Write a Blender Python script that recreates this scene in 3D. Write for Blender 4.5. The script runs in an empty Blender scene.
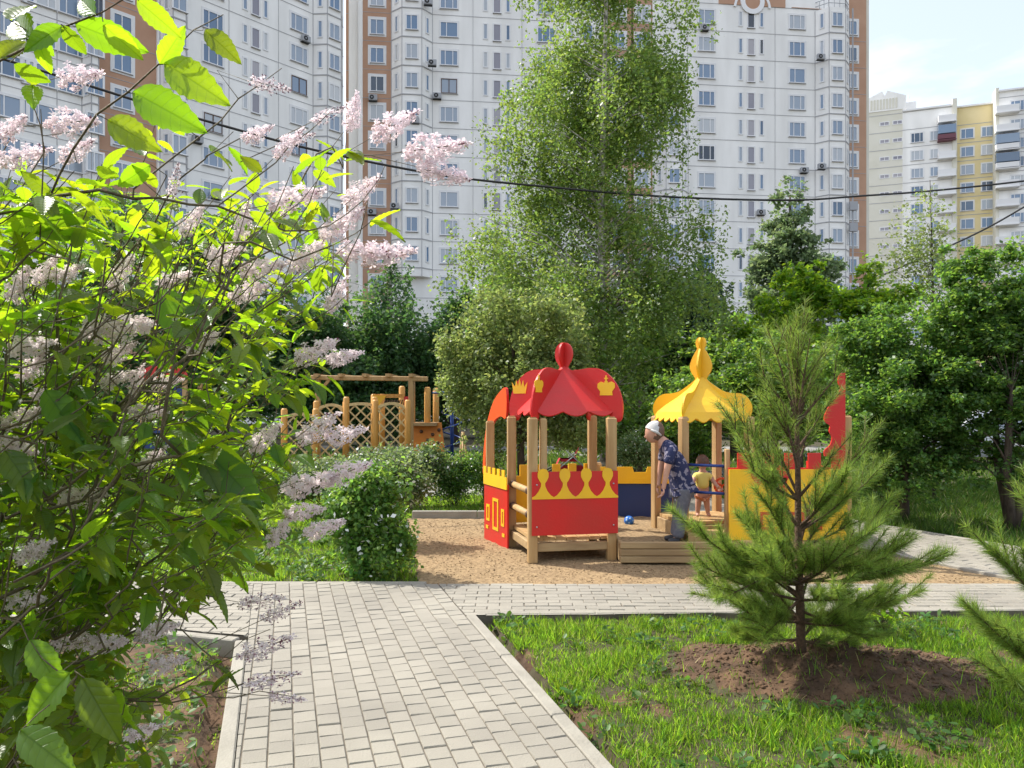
import bpy, bmesh, math, random
import numpy as np
from mathutils import Vector, Matrix
random.seed(7); RG = np.random.default_rng(11)
C = bpy.context.scene.collection
PI = math.pi
FP, H, HY = 769.0, 1.65, 404.0
def P(x, y, Y): return Vector(((x-512)*Y/FP, Y, H+(HY-y)*Y/FP))
def G(x, y):
    Y = H*FP/(y-HY); return Vector(((x-512)*Y/FP, Y, 0))
def lerp(a, b, t): return a+(b-a)*t
# ---------------------------------------------------------------- materials
def srgb(r, g, b):
    f = lambda c: (c/255/12.92 if c/255 <= .04045 else ((c/255+.055)/1.055)**2.4)
    return (f(r), f(g), f(b), 1)
def mat(name, c, rough=.7, c2=None, scale=8, bump=0, bscale=None, spec=.5, metal=0, stretch=None, detail=5, island=0, coat=0):
    m = bpy.data.materials.new(name); m.use_nodes = True
    nt = m.node_tree; N = nt.nodes; L = nt.links
    b = N['Principled BSDF']; b.inputs['Roughness'].default_value = rough
    b.inputs['Specular IOR Level'].default_value = spec; b.inputs['Metallic'].default_value = metal
    b.inputs['Coat Weight'].default_value = coat
    c = tuple(c[:3])+(1,)
    b.inputs['Base Color'].default_value = c
    tc = N.new('ShaderNodeTexCoord'); mp = N.new('ShaderNodeMapping'); L.new(tc.outputs['Object'], mp.inputs['Vector'])
    if stretch: mp.inputs['Scale'].default_value = stretch
    col = None
    if c2:
        n = N.new('ShaderNodeTexNoise'); n.inputs['Scale'].default_value = scale; n.inputs['Detail'].default_value = detail
        L.new(mp.outputs[0], n.inputs['Vector'])
        r = N.new('ShaderNodeValToRGB'); r.color_ramp.elements[0].position = .35; r.color_ramp.elements[1].position = .65
        r.color_ramp.elements[0].color = c; r.color_ramp.elements[1].color = tuple(c2[:3])+(1,)
        L.new(n.outputs['Fac'], r.inputs[0]); col = r.outputs[0]
    if island:
        g = N.new('ShaderNodeNewGeometry'); hs = N.new('ShaderNodeHueSaturation')
        mr = N.new('ShaderNodeMapRange'); mr.inputs['To Min'].default_value = 1-island; mr.inputs['To Max'].default_value = 1+island
        L.new(g.outputs['Random Per Island'], mr.inputs['Value']); L.new(mr.outputs[0], hs.inputs['Value'])
        if col: L.new(col, hs.inputs['Color'])
        else: hs.inputs['Color'].default_value = c
        col = hs.outputs[0]
    if col: L.new(col, b.inputs['Base Color'])
    if bump:
        n = N.new('ShaderNodeTexNoise'); n.inputs['Scale'].default_value = bscale or scale*3; n.inputs['Detail'].default_value = 6
        L.new(mp.outputs[0], n.inputs['Vector'])
        bp = N.new('ShaderNodeBump'); bp.inputs['Strength'].default_value = bump; bp.inputs['Distance'].default_value = .02
        L.new(n.outputs['Fac'], bp.inputs['Height']); L.new(bp.outputs[0], b.inputs['Normal'])
    return m
def leafmat(name, c, tc, trans=.45, var=.35, rough=.45, spec=.35, c2=None):
    m = bpy.data.materials.new(name); m.use_nodes = True
    nt = m.node_tree; N = nt.nodes; L = nt.links
    out = N['Material Output']; b = N['Principled BSDF']
    b.inputs['Roughness'].default_value = rough; b.inputs['Specular IOR Level'].default_value = spec
    g = N.new('ShaderNodeNewGeometry')
    def vary(col, v):
        hs = N.new('ShaderNodeHueSaturation'); hs.inputs['Color'].default_value = tuple(col[:3])+(1,)
        mr = N.new('ShaderNodeMapRange'); mr.inputs['To Min'].default_value = 1-v; mr.inputs['To Max'].default_value = 1+v
        L.new(g.outputs['Random Per Island'], mr.inputs['Value']); L.new(mr.outputs[0], hs.inputs['Value'])
        mu = N.new('ShaderNodeMath'); mu.operation = 'MULTIPLY'; mu.inputs[1].default_value = 7.31
        fr = N.new('ShaderNodeMath'); fr.operation = 'FRACT'; L.new(g.outputs['Random Per Island'], mu.inputs[0]); L.new(mu.outputs[0], fr.inputs[0])
        mh = N.new('ShaderNodeMapRange'); mh.inputs['To Min'].default_value = .475; mh.inputs['To Max'].default_value = .52
        L.new(fr.outputs[0], mh.inputs['Value']); L.new(mh.outputs[0], hs.inputs['Hue'])
        return hs.outputs[0]
    L.new(vary(c, var), b.inputs['Base Color'])
    t = N.new('ShaderNodeBsdfTranslucent'); L.new(vary(tc, var), t.inputs['Color'])
    mx = N.new('ShaderNodeMixShader'); mx.inputs[0].default_value = trans
    L.new(b.outputs[0], mx.inputs[1]); L.new(t.outputs[0], mx.inputs[2]); L.new(mx.outputs[0], out.inputs['Surface'])
    return m
M = {}
M['paver'] = mat('paver', (.235,.216,.18), .85, (.29,.268,.222), 1.1, .4, 120, island=.08)
M['joint'] = mat('joint_sand', (.10,.085,.065), .95, (.17,.145,.11), 9)
M['kerb'] = mat('kerb_concrete', (.24,.222,.185), .85, (.30,.28,.235), 5, .3, 60)
M['sand'] = mat('sand', (.20,.132,.066), .95, (.36,.25,.13), 30, .7, 90, detail=12)
M['soil'] = mat('soil', (.05,.027,.013), .95, (.125,.070,.036), 6, 1, 22, detail=9)
M['ground'] = mat('ground_soil', (.045,.033,.017), .95, (.06,.055,.022), .9, .6, 20, detail=9)
M['asphalt'] = mat('asphalt', (.22,.21,.20), .9, (.30,.29,.27), 3, .2, 90)
M['wood'] = mat('pine_wood', (.47,.31,.14), .65, (.36,.21,.08), 14, .15, 60, stretch=(1,1,.12))
M['woodh'] = mat('pine_plank', (.40,.275,.135), .7, (.28,.18,.085), 14, .15, 60, stretch=(.12,1,1))
M['woodo'] = mat('orange_wood', (.66,.34,.08), .55, (.52,.25,.05), 12, .1, 60, stretch=(1,1,.12))
M['red'] = mat('red_board', (.60,.010,.010), .42, (.50,.022,.016), 2.2, .12, 50)
M['yellow'] = mat('yellow_board', (.86,.50,.008), .45, (.76,.43,.02), 2.2, .12, 50)
M['blue'] = mat('blue_board', (.01,.035,.14), .4)
M['orange'] = mat('orange_board', (.72,.085,.012), .35)
M['climb'] = mat('climbing_orange', (.70,.23,.018), .5, (.6,.19,.018), 3); M['lattice'] = mat('lattice_wood', (.60,.44,.20), .7, (.48,.34,.15), 14)
M['bluemetal'] = mat('blue_paint', (.012,.045,.22), .35)
M['steel'] = mat('bolt_steel', (.5,.5,.5), .35, metal=.9)
M['bark'] = mat('bark', (.05,.036,.026), .9, (.10,.075,.055), 20, .8, 60, stretch=(1,1,.25))
M['lbark'] = mat('lilac_bark', (.16,.13,.07), .75, (.09,.07,.04), 60, .4, 150)
M['pbark'] = mat('pine_bark', (.13,.075,.04), .9, (.07,.04,.025), 40, .8, 90)
M['birch'] = mat('birch_bark', (.62,.58,.50), .75, (.10,.09,.08), 5.5, .3, 40, stretch=(1,1,1.6))
M['wall'] = mat('white_panel', (.80,.79,.76), .8, (.93,.92,.89), .55, .1, 3, stretch=(1,1,.22))
M['brick'] = mat('terracotta_panel', (.47,.275,.18), .85, (.52,.315,.21), .6)
M['cream'] = mat('cream_panel', (.66,.64,.54), .85, (.72,.70,.61), .4)
M['ywall'] = mat('yellow_panel', (.72,.60,.31), .85, (.78,.66,.38), .4)
M['seam'] = mat('panel_joint', (.42,.42,.43), .9)
M['roof'] = mat('roof_felt', (.12,.12,.12), .9)
M['frame'] = mat('white_frame', (.82,.82,.82), .45)
M['trim'] = mat('window_surround', (.76,.76,.76), .8)
M['metal'] = mat('grey_metal', (.35,.36,.38), .5)
M['black'] = mat('black_rubber', (.012,.012,.012), .6)
M['dframe'] = mat('brown_frame', (.10,.05,.03), .5)
def glassmat(name, lo, hi):
    m = bpy.data.materials.new(name); m.use_nodes = True; N = m.node_tree.nodes; L = m.node_tree.links
    b = N['Principled BSDF']; b.inputs['Roughness'].default_value = .06; b.inputs['Specular IOR Level'].default_value = .9
    oi = N.new('ShaderNodeObjectInfo'); r = N.new('ShaderNodeValToRGB')
    r.color_ramp.elements[0].color = lo; r.color_ramp.elements[1].color = hi
    e = r.color_ramp.elements.new(.12); e.color = lo; r.color_ramp.elements[0].color = (.015,.025,.04,1)
    e = r.color_ramp.elements.new(.55); e.color = tuple(lerp(lo[i], hi[i], .22) for i in range(4))
    L.new(oi.outputs['Random'], r.inputs[0]); L.new(r.outputs[0], b.inputs['Base Color']); return m
M['glass'] = glassmat('window_glass', (.13,.22,.35,1), (.52,.54,.55,1))
M['sglass'] = glassmat('stair_glass', (.24,.23,.27,1), (.38,.36,.38,1))
# ---------------------------------------------------------------- mesh helpers
class MB:
    def __init__(s): s.v = []; s.f = []; s.m = []; s.sm = []
    def add(s, vs, fs, m=0, smooth=False):
        o = len(s.v); s.v += [tuple(v) for v in vs]
        for f in fs: s.f.append(tuple(i+o for i in f)); s.m.append(m); s.sm.append(smooth)
    def box(s, c, d, m=0, rot=None, bev=0):
        cx, cy, cz = c; a, b, h = d[0]/2, d[1]/2, d[2]/2
        if bev:
            e = min(bev, a*.4, b*.4, h*.4); V = []
            for sx in (-1,1):
                for sy in (-1,1):
                    for sz in (-1,1):
                        V += [(sx*a, sy*(b-e), sz*(h-e)), (sx*(a-e), sy*b, sz*(h-e)), (sx*(a-e), sy*(b-e), sz*h)]
            idx = lambda x, y, z, k: ((x*2+y)*2+z)*3+k
            Fs = []
            for k, ax in ((0,0),(1,1),(2,2)):
                for sd in (0,1):
                    o = [i for i in range(3) if i != ax]; q = []
                    for (p, r) in ((0,0),(1,0),(1,1),(0,1)):
                        t = [0,0,0]; t[ax] = sd; t[o[0]] = p; t[o[1]] = r; q.append(idx(*t, k))
                    Fs.append(q)
            for ax in range(3):
                o = [i for i in range(3) if i != ax]
                for p in (0,1):
                    for r in (0,1):
                        t0 = [0,0,0]; t1 = [0,0,0]; t0[ax] = 0; t1[ax] = 1
                        for t in (t0, t1): t[o[0]] = p; t[o[1]] = r
                        Fs.append([idx(*t0, o[0]), idx(*t1, o[0]), idx(*t1, o[1]), idx(*t0, o[1])])
            for x in (0,1):
                for y in (0,1):
                    for z in (0,1): Fs.append([idx(x,y,z,0), idx(x,y,z,1), idx(x,y,z,2)])
        else:
            V = [(sx*a, sy*b, sz*h) for sx in (-1,1) for sy in (-1,1) for sz in (-1,1)]
            Fs = [(0,1,3,2),(4,6,7,5),(0,4,5,1),(2,3,7,6),(0,2,6,4),(1,5,7,3)]
        if rot is not None:
            R = rot if isinstance(rot, Matrix) else Matrix.Rotation(rot, 3, 'Z')
            V = [tuple(R @ Vector(v)) for v in V]
        s.add([(v[0]+cx, v[1]+cy, v[2]+cz) for v in V], Fs, m)
    def beam(s, p, q, w, h, m=0, bev=0):           # box beam between two points
        p = Vector(p); q = Vector(q); d = q-p; L = d.length; x = d/L
        up = Vector((0,0,1)) if abs(x.z) < .95 else Vector((0,1,0))
        y = up.cross(x).normalized(); z = x.cross(y)
        s.box((p+q)/2, (L, w, h), m, Matrix((x, y, z)).transposed(), bev)
    def tube(s, pts, rad, n=6, m=0, cap=True, smooth=True):
        pts = [Vector(p) for p in pts]
        if not hasattr(rad, '__len__'): rad = [rad]*len(pts)
        vs = []; t0 = (pts[1]-pts[0]).normalized()
        u = t0.orthogonal().normalized()
        for i, p in enumerate(pts):
            t = (pts[min(i+1, len(pts)-1)]-pts[max(i-1, 0)])
            t = t.normalized() if t.length > 1e-9 else t0
            u = (u-t*u.dot(t))
            u = u.normalized() if u.length > 1e-6 else t.orthogonal().normalized()
            w = t.cross(u)
            for k in range(n):
                a = 2*PI*k/n; vs.append(p+(u*math.cos(a)+w*math.sin(a))*rad[i])
        fs = []
        for i in range(len(pts)-1):
            for k in range(n):
                a = i*n+k; b = i*n+(k+1) % n; fs.append((a, b, b+n, a+n))
        if cap: fs += [tuple(range(n))[::-1], tuple(range((len(pts)-1)*n, len(pts)*n))]
        s.add(vs, fs, m, smooth)
    def prism(s, poly, o, ux, uz, th, m=0, mside=None):     # 2D outline (u,v) -> plate of thickness th, centred on the plane
        o = Vector(o); ux = Vector(ux); uz = Vector(uz); n = ux.cross(uz).normalized()
        k = len(poly); A = [o+ux*a+uz*b+n*th/2 for a, b in poly]; B = [p-n*th for p in A]
        s.add(A, [tuple(range(k))], m); s.add(B, [tuple(range(k))[::-1]], m)
        s.add(A+B, [(i, (i+1) % k, (i+1) % k+k, i+k) for i in range(k)], m if mside is None else mside)
    def lathe(s, prof, c, n=12, m=0, smooth=True):
        vs = []; c = Vector(c)
        for r, z in prof:
            for k in range(n): a = 2*PI*k/n; vs.append(c+Vector((r*math.cos(a), r*math.sin(a), z)))
        fs = [(i*n+k, i*n+(k+1) % n, (i+1)*n+(k+1) % n, (i+1)*n+k) for i in range(len(prof)-1) for k in range(n)]
        s.add(vs, fs, m, smooth)
    def build(s, name, mats, parent=None, off=None):
        if off is None:
            r_ = parent; off = Vector((0,0,0))
            while r_ is not None:
                if r_.get('w'): off = Vector(r_.location)
                r_ = r_.parent
        me = bpy.data.meshes.new(name)
        me.from_pydata([(v[0]-off[0], v[1]-off[1], v[2]-off[2]) for v in s.v], [], s.f)
        if not isinstance(mats, (list, tuple)): mats = [mats]
        for k in mats: me.materials.append(M[k] if isinstance(k, str) else k)
        me.polygons.foreach_set('material_index', s.m); me.polygons.foreach_set('use_smooth', s.sm)
        me.update()
        o = bpy.data.objects.new(name, me); C.objects.link(o)
        if parent is not None: o.parent = parent
        return o
def npmesh(name, V, Fs, mats, parent=None, mi=None, smooth=False, off=(0,0,0)):
    """V (n,3) array, Fs list of (k,m) int arrays"""
    me = bpy.data.meshes.new(name); V = np.asarray(V, np.float32)-np.asarray(off, np.float32)
    me.vertices.add(len(V)); me.vertices.foreach_set('co', V.ravel())
    loops = np.concatenate([f.ravel() for f in Fs]).astype(np.int32)
    tot = np.concatenate([np.full(len(f), f.shape[1]) for f in Fs]).astype(np.int32)
    st = np.concatenate([[0], np.cumsum(tot)[:-1]]).astype(np.int32)
    me.loops.add(len(loops)); me.loops.foreach_set('vertex_index', loops)
    me.polygons.add(len(tot)); me.polygons.foreach_set('loop_start', st); me.polygons.foreach_set('loop_total', tot)
    for k in (mats if isinstance(mats, (list, tuple)) else [mats]): me.materials.append(M[k] if isinstance(k, str) else k)
    if mi is not None: me.polygons.foreach_set('material_index', np.asarray(mi, np.int32))
    if smooth: me.polygons.foreach_set('use_smooth', np.ones(len(tot), bool))
    me.update(calc_edges=True)
    o = bpy.data.objects.new(name, me); C.objects.link(o)
    if parent is not None: o.parent = parent
    return o
def batch(T, faces, base, d, up, size, wid=None):
    """copy template T (k,3) [x along d, y side, z normal] for n placements"""
    d = d/np.linalg.norm(d, axis=1, keepdims=True)
    s = np.cross(up, d); l = np.linalg.norm(s, axis=1, keepdims=True); s = s/np.maximum(l, 1e-6)
    nn = np.cross(d, s); size = np.asarray(size)[:, None, None]
    w = size if wid is None else np.asarray(wid)[:, None, None]
    V = base[:, None, :]+T[None, :, 0:1]*d[:, None, :]*size+T[None, :, 1:2]*s[:, None, :]*w+T[None, :, 2:3]*nn[:, None, :]*size
    n = len(base); k = len(T)
    Fs = [(f[None]+(np.arange(n)*k)[:, None, None]).reshape(-1, f.shape[1]) for f in faces]
    return V.reshape(-1, 3), Fs
def rdir(n):
    v = RG.normal(size=(n,3)); return v/np.linalg.norm(v, axis=1, keepdims=True)
def tag(o, label=None, cat=None, group=None, kind=None):
    if label: o['label'] = label
    if cat: o['category'] = cat
    if group: o['group'] = group
    if kind: o['kind'] = kind
    return o
def thing(name, loc, label, cat, group=None):
    o = bpy.data.objects.new(name, None); C.objects.link(o); o.location = loc; o.empty_display_size = .2; o['w'] = 1
    return tag(o, label, cat, group)
# ---------------------------------------------------------------- world, sun, camera
SUN = Vector((-.87*math.cos(math.radians(50)), .49*math.cos(math.radians(50)), math.sin(math.radians(50)))).normalized()
W = bpy.data.worlds.new('World'); bpy.context.scene.world = W; W.use_nodes = True
N = W.node_tree.nodes; L = W.node_tree.links
bg = N['Background']; sky = N.new('ShaderNodeTexSky'); sky.sky_type = 'NISHITA'; sky.sun_disc = False
sky.sun_elevation = math.radians(50); sky.sun_rotation = math.atan2(SUN.x, SUN.y)
sky.air_density = 1.0; sky.dust_density = 2.5; sky.ozone_density = 1.0; sky.altitude = 150
tc = N.new('ShaderNodeTexCoord'); mp = N.new('ShaderNodeMapping'); mp.inputs['Scale'].default_value = (1,1,3.2)
nz = N.new('ShaderNodeTexNoise'); nz.inputs['Scale'].default_value = 2.2; nz.inputs['Detail'].default_value = 8; nz.inputs['Roughness'].default_value = .55
rp = N.new('ShaderNodeValToRGB'); rp.color_ramp.elements[0].position = .44; rp.color_ramp.elements[1].position = .68
rp.color_ramp.elements[0].color = (.27,.27,.27,1); rp.color_ramp.elements[1].color = (.75,.75,.75,1)
mx = N.new('ShaderNodeMix'); mx.data_type = 'RGBA'; mx.inputs[7].default_value = (8.5,8.7,9.0,1)
L.new(tc.outputs['Generated'], mp.inputs[0]); L.new(mp.outputs[0], nz.inputs['Vector']); L.new(nz.outputs['Fac'], rp.inputs[0])
L.new(rp.outputs[0], mx.inputs[0]); L.new(sky.outputs[0], mx.inputs[6]); L.new(mx.outputs[2], bg.inputs['Color'])
bg.inputs['Strength'].default_value = .15
sl = bpy.data.lights.new('sun', 'SUN'); sl.energy = 4.2; sl.angle = math.radians(.6); sl.color = (1,.95,.86)
so = bpy.data.objects.new('sun', sl); C.objects.link(so); so.location = (0,0,30); so.rotation_euler = SUN.to_track_quat('Z', 'Y').to_euler()
cd = bpy.data.cameras.new('camera'); cam = bpy.data.objects.new('camera', cd); C.objects.link(cam)
cam.location = (0,0,H); cam.rotation_euler = (PI/2,0,0); cd.sensor_width = 36; cd.lens = FP/1024*36; cd.shift_y = (HY-384)/1024
cd.clip_start = .05; cd.clip_end = 2000; bpy.context.scene.camera = cam
sc = bpy.context.scene; sc.view_settings.view_transform = 'Standard'; sc.view_settings.look = 'None'; sc.view_settings.exposure = .68; sc.view_settings.gamma = 1
sc.render.engine = 'CYCLES'; sc.cycles.max_bounces = 7; sc.cycles.transmission_bounces = 4; sc.cycles.diffuse_bounces = 4; sc.cycles.glossy_bounces = 2
sc.cycles.caustics_reflective = False; sc.cycles.caustics_refractive = False
# ---------------------------------------------------------------- ground
def nsn(x, y):
    return (np.sin(1.9*x+1.3*np.sin(1.1*y))+np.sin(2.3*y+1.7*np.sin(.9*x))+.6*np.sin(5.1*x+3.7*y)+.5*np.sin(4.3*y-6.1*x+1)+.4*np.sin(11*x+2*np.sin(7*y)))/3.5
R0, R1 = np.array((.467,3.486)), np.array((-.285,6.03))      # right kerb line of the main path
RD = (R1-R0)/np.linalg.norm(R1-R0)
L0, L1 = np.array((-1.346,3.486)), np.array((-1.93,5.36))
FAR, NEAR = 7.08, 6.03
DD = np.array((.44,-.9)); DD = DD/np.linalg.norm(DD)          # diagonal path
DA = np.array((4.41,7.93)); DB = np.array((5.04,10.5))
def side(p0, d, x, y): return (x-p0[0])*d[1]-(y-p0[1])*d[0]    # >0 right of the line
def inmain(x, y, m=0):
    dl = (L1-L0)/np.linalg.norm(L1-L0)
    return (side(R0, RD, x, y) < m) & (side(L0, dl, x, y) > -m) & (y < FAR+m)
def incross(x, y, m=0):
    nl = np.where(x < -1.93, 5.36-(x+1.93)*.30, 9.0)
    nl = np.where(x > -1.0, NEAR+(x+.285)*.03, np.minimum(nl, np.where(x >= -1.93, 5.36, nl)))
    return (y > nl-m) & (y < FAR+m)
def insand(x, y, m=0):
    xl = -.81-(y-7.17)*.162
    return (x > xl-m) & (y > FAR-m) & (y < 11.2+m) & (side(DA, DD, x, y) > -m)
def indiag(x, y, m=0):
    return (side(DA, DD, x, y) < m) & (side(DB, DD, x, y) > -m) & (y > FAR-m) & (y < 15)
PX, PY = 1.85, 4.82
def gz(x, y):
    z = -.04+.016*nsn(x, y)+.006*np.sin(23*x+5*np.sin(17*y))*np.sin(19*y)
    r = ((x-PX-.12)/.95)**2+((y-PY+.03)/.52)**2
    z = z+.15*np.exp(-r*1.5)*(1+.22*np.sin(13*x+9*y)+.15*np.sin(31*x-17*y))
    pv = inmain(x, y, .1) | incross(x, y, .1) | insand(x, y, .08) | indiag(x, y, .1)
    return np.where(pv, -.12, z)
def axis(a, b, st, far):
    c = list(np.arange(a, b+1e-6, st)); k = st*1.5; v = b
    while v < far: v += k; c.append(v); k *= 1.35
    k = st*1.5; v = a
    while v > -far: v -= k; c.insert(0, v); k *= 1.35
    return np.array(c)
gx = axis(-6, 8, .055, 900); gy = axis(2, 14, .055, 900)
XX, YY = np.meshgrid(gx, gy); ZZ = gz(XX, YY)
V = np.stack([XX, YY, ZZ], -1).reshape(-1, 3); nx = len(gx); ny = len(gy)
ii, jj = np.meshgrid(np.arange(nx-1), np.arange(ny-1)); q = (jj*nx+ii).ravel()
cx = XX[:-1, :-1].ravel(); cy = YY[:-1, :-1].ravel()
r = ((cx-PX-.12)/.98)**2+((cy-PY+.02)/.56)**2
soil = ((r+.25*nsn(cx*3, cy*3) < 1) | ((nsn(cx*1.9+4, cy*2.3) > .45) & (cy < 6.5)) | ((cx < -1.3) & (cy < 5.6) & (nsn(cx*2, cy*2) > -.35)))
tag(npmesh('ground', V, [np.stack([q, q+1, q+nx+1, q+nx], 1)], ['ground', 'soil'], mi=soil.astype(int), smooth=True), kind='structure')
# paving: real bevelled setts, clipped to their polygon
def paving(name, poly, org, d, bw, bl, z=0.0, hb=.09):
    poly = [np.array(p[:2], float) for p in poly]; d = np.array(d)/np.linalg.norm(d); e = np.array((d[1], -d[0]))   # e to the right
    us = [np.dot(p-org, e) for p in poly]; vs = [np.dot(p-org, d) for p in poly]
    mb = MB(); rr = random.Random(5)
    i0, i1 = int(min(us)//bw)-1, int(max(us)//bw)+2; j0, j1 = int(min(vs)//bl)-1, int(max(vs)//bl)+2
    cpoly = sum(poly)/len(poly); rad = max(np.linalg.norm(p-cpoly) for p in poly)
    g = .003; bv = .004
    bm = bmesh.new()
    for i in range(i0, i1):
        for j in range(j0, j1):
            u0 = i*bw; v0 = (j+.5*(i % 2))*bl+rr.uniform(-.003,.003)
            c = org+e*(u0+bw/2)+d*(v0+bl/2)
            ins = True
            for a in range(len(poly)):
                p, q_ = poly[a], poly[(a+1) % len(poly)]; t = (q_-p)/np.linalg.norm(q_-p)
                if (c-p)[0]*(-t[1])+(c-p)[1]*t[0] < -bl: ins = False; break
            if not ins: continue
            dz = rr.uniform(-.0025,.0025); tx = rr.uniform(-.0015,.0015); ty = rr.uniform(-.0015,.0015)
            lo = []; hi = []; sk = []
            for (a, b) in ((0,0),(1,0),(1,1),(0,1)):
                uu = u0+(g if a == 0 else bw-g); vv = v0+(g if b == 0 else bl-g); w = org+e*uu+d*vv
                u2 = u0+(g+bv if a == 0 else bw-g-bv); v2 = v0+(g+bv if b == 0 else bl-g-bv); w2 = org+e*u2+d*v2
                lo.append(bm.verts.new((w[0], w[1], z-.03))); sk.append(bm.verts.new((w[0], w[1], z-.005+dz)))
                hi.append(bm.verts.new((w2[0], w2[1], z+dz+tx*(a*2-1)+ty*(b*2-1))))
            bm.faces.new(hi)
            for k in range(4):
                bm.faces.new((sk[k], sk[(k+1) % 4], hi[(k+1) % 4], hi[k])); bm.faces.new((lo[k], lo[(k+1) % 4], sk[(k+1) % 4], sk[k]))
    for a in range(len(poly)):
        p, q_ = poly[a], poly[(a+1) % len(poly)]; t = (q_-p)/np.linalg.norm(q_-p)
        bmesh.ops.bisect_plane(bm, geom=bm.verts[:]+bm.edges[:]+bm.faces[:], plane_co=(p[0], p[1], 0), plane_no=(t[1], -t[0], 0), clear_outer=True)
    me = bpy.data.meshes.new(name); bm.to_mesh(me); bm.free(); me.materials.append(M['paver'])
    o = bpy.data.objects.new(name, me); C.objects.link(o); tag(o, kind='structure')
    b = MB(); k = len(poly)
    b.add([(p[0], p[1], z-.008) for p in poly]+[(p[0], p[1], -.14) for p in poly], [tuple(range(k))]+[(i, i+k, (i+1) % k+k, (i+1) % k) for i in range(k)])
    tag(b.build(name+'_joint_bed', 'joint'), kind='structure')
E = .085
nR = np.array((RD[1], -RD[0]))
dl = (L1-L0)/np.linalg.norm(L1-L0); nL = np.array((dl[1], -dl[0]))
def onR(y): return R0+RD*((y-R0[1])/RD[1])
def onL(y): return L0+dl*((y-L0[1])/dl[1])
rb = onR(1.2)-nR*E; rt = onR(FAR)-nR*E; lb = onL(1.2)+nL*E; lt = onL(FAR)+nL*E
paving('main_path', [lb, rb, rt, lt], np.array(rb), RD, .119, .135)
paving('cross_path', [rt+(0.004,0), np.array((onR(NEAR)-nR*E))+(.004,0), (12,NEAR+.09+.3), (12,FAR), ], np.array((0,FAR)), (1,0), .1, .2)
paving('cross_path_west', [lt-(0.004,0), (-14,FAR), (-14,8.9-.1), (-12,8.2), ][::1] if False else [lt-(.004,0), (-7.3,FAR), onL(5.36+.09)+nL*E-(.004,0)], np.array((0,FAR)), (1,0), .1, .2)
# diagonal path
a0 = DA-DD*9; b0 = DB-DD*6.5; a1 = DA+DD*((DA[1]-FAR-.02)/(-DD[1])); b1 = DB+DD*((DB[1]-FAR-.02)/(-DD[1]))
nd = np.array((DD[1], -DD[0]))
paving('diagonal_path', [a1, b1, DB-DD*6, DA-DD*8.5], np.array(DA), DD, .12, .24)
# kerbs
def kerb(name, p, q, w=.08, top=.004, rail=.0):
    p = np.array(p[:2]); q = np.array(q[:2]); Ln = np.linalg.norm(q-p); k = max(1, int(round(Ln/.98))); mb = MB()
    for i in range(k):
        a = p+(q-p)*((i+.003)/k); b = p+(q-p)*((i+.997)/k)
        mb.beam((a[0], a[1], top/2-.08), (b[0], b[1], top/2-.08), w, .16+top, bev=.008)
    return tag(mb.build(name, 'kerb'), kind='structure')
kerb('kerb', onR(1.2)-nR*.04, onR(NEAR)-nR*.04, .08)
kerb('kerb', onR(NEAR)+(.0,.04), (12,NEAR+.37+.04), .08)
kerb('kerb', onL(1.2)+nL*.04, onL(5.36)+nL*.04, .08)
kerb('kerb', (-1.93,5.40), (-9,7.52-.03), .08)
kerb('kerb', (-.79,FAR+.04), (-10,FAR+.04), .08, .0)
kerb('kerb', (-1.46,11.24), (3.3,11.24), .08, .09)
kerb('kerb', a1-nd*.03, DA-DD*8.5-nd*.03, .07, .012)
kerb('kerb', b1+nd*.04, DB-DD*6+nd*.04, .08, .012)
# sand
def sheet(name, x0, x1, y0, y1, st, fz, m, inside=None):
    X, Y_ = np.meshgrid(np.arange(x0, x1+st/2, st), np.arange(y0, y1+st/2, st)); Z = fz(X, Y_)
    nx = X.shape[1]; ii, jj = np.meshgrid(np.arange(nx-1), np.arange(X.shape[0]-1)); q = (jj*nx+ii)
    if inside is not None: q = q[inside(X[:-1, :-1]+st/2, Y_[:-1, :-1]+st/2)]
    q = q.ravel()
    return npmesh(name, np.stack([X, Y_, Z], -1).reshape(-1, 3), [np.stack([q, q+1, q+nx+1, q+nx], 1)], m, smooth=True)
def sandz(X, Y_): return -.018+.010*nsn(X*2, Y_*2)+.005*np.sin(17*X+6*np.sin(9*Y_))*np.sin(15*Y_+4*np.sin(8*X))+.0022*RG.normal(size=X.shape)
tag(sheet('sand', -1.6, 5.5, FAR+.005, 11.2, .04, sandz, 'sand', lambda x, y: insand(x, y, .05)), kind='structure')
# footpath behind the playground
b = MB(); b.add([(-30,14.2,-.02),(-6,14.1,-.02),(4.5,14.0,-.02),(4.0,16.1,-.02),(-6,16.2,-.02),(-30,16.4,-.02)], [(0,1,4,5),(1,2,3,4)])
tag(b.build('rear_path', 'asphalt'), kind='structure')
b = MB(); b.add([(-60,27,-.02),(60,22.5,-.02),(60,28,-.02),(-60,33,-.02)], [(0,1,2,3)])
tag(b.build('road', 'asphalt'), kind='structure')
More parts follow.
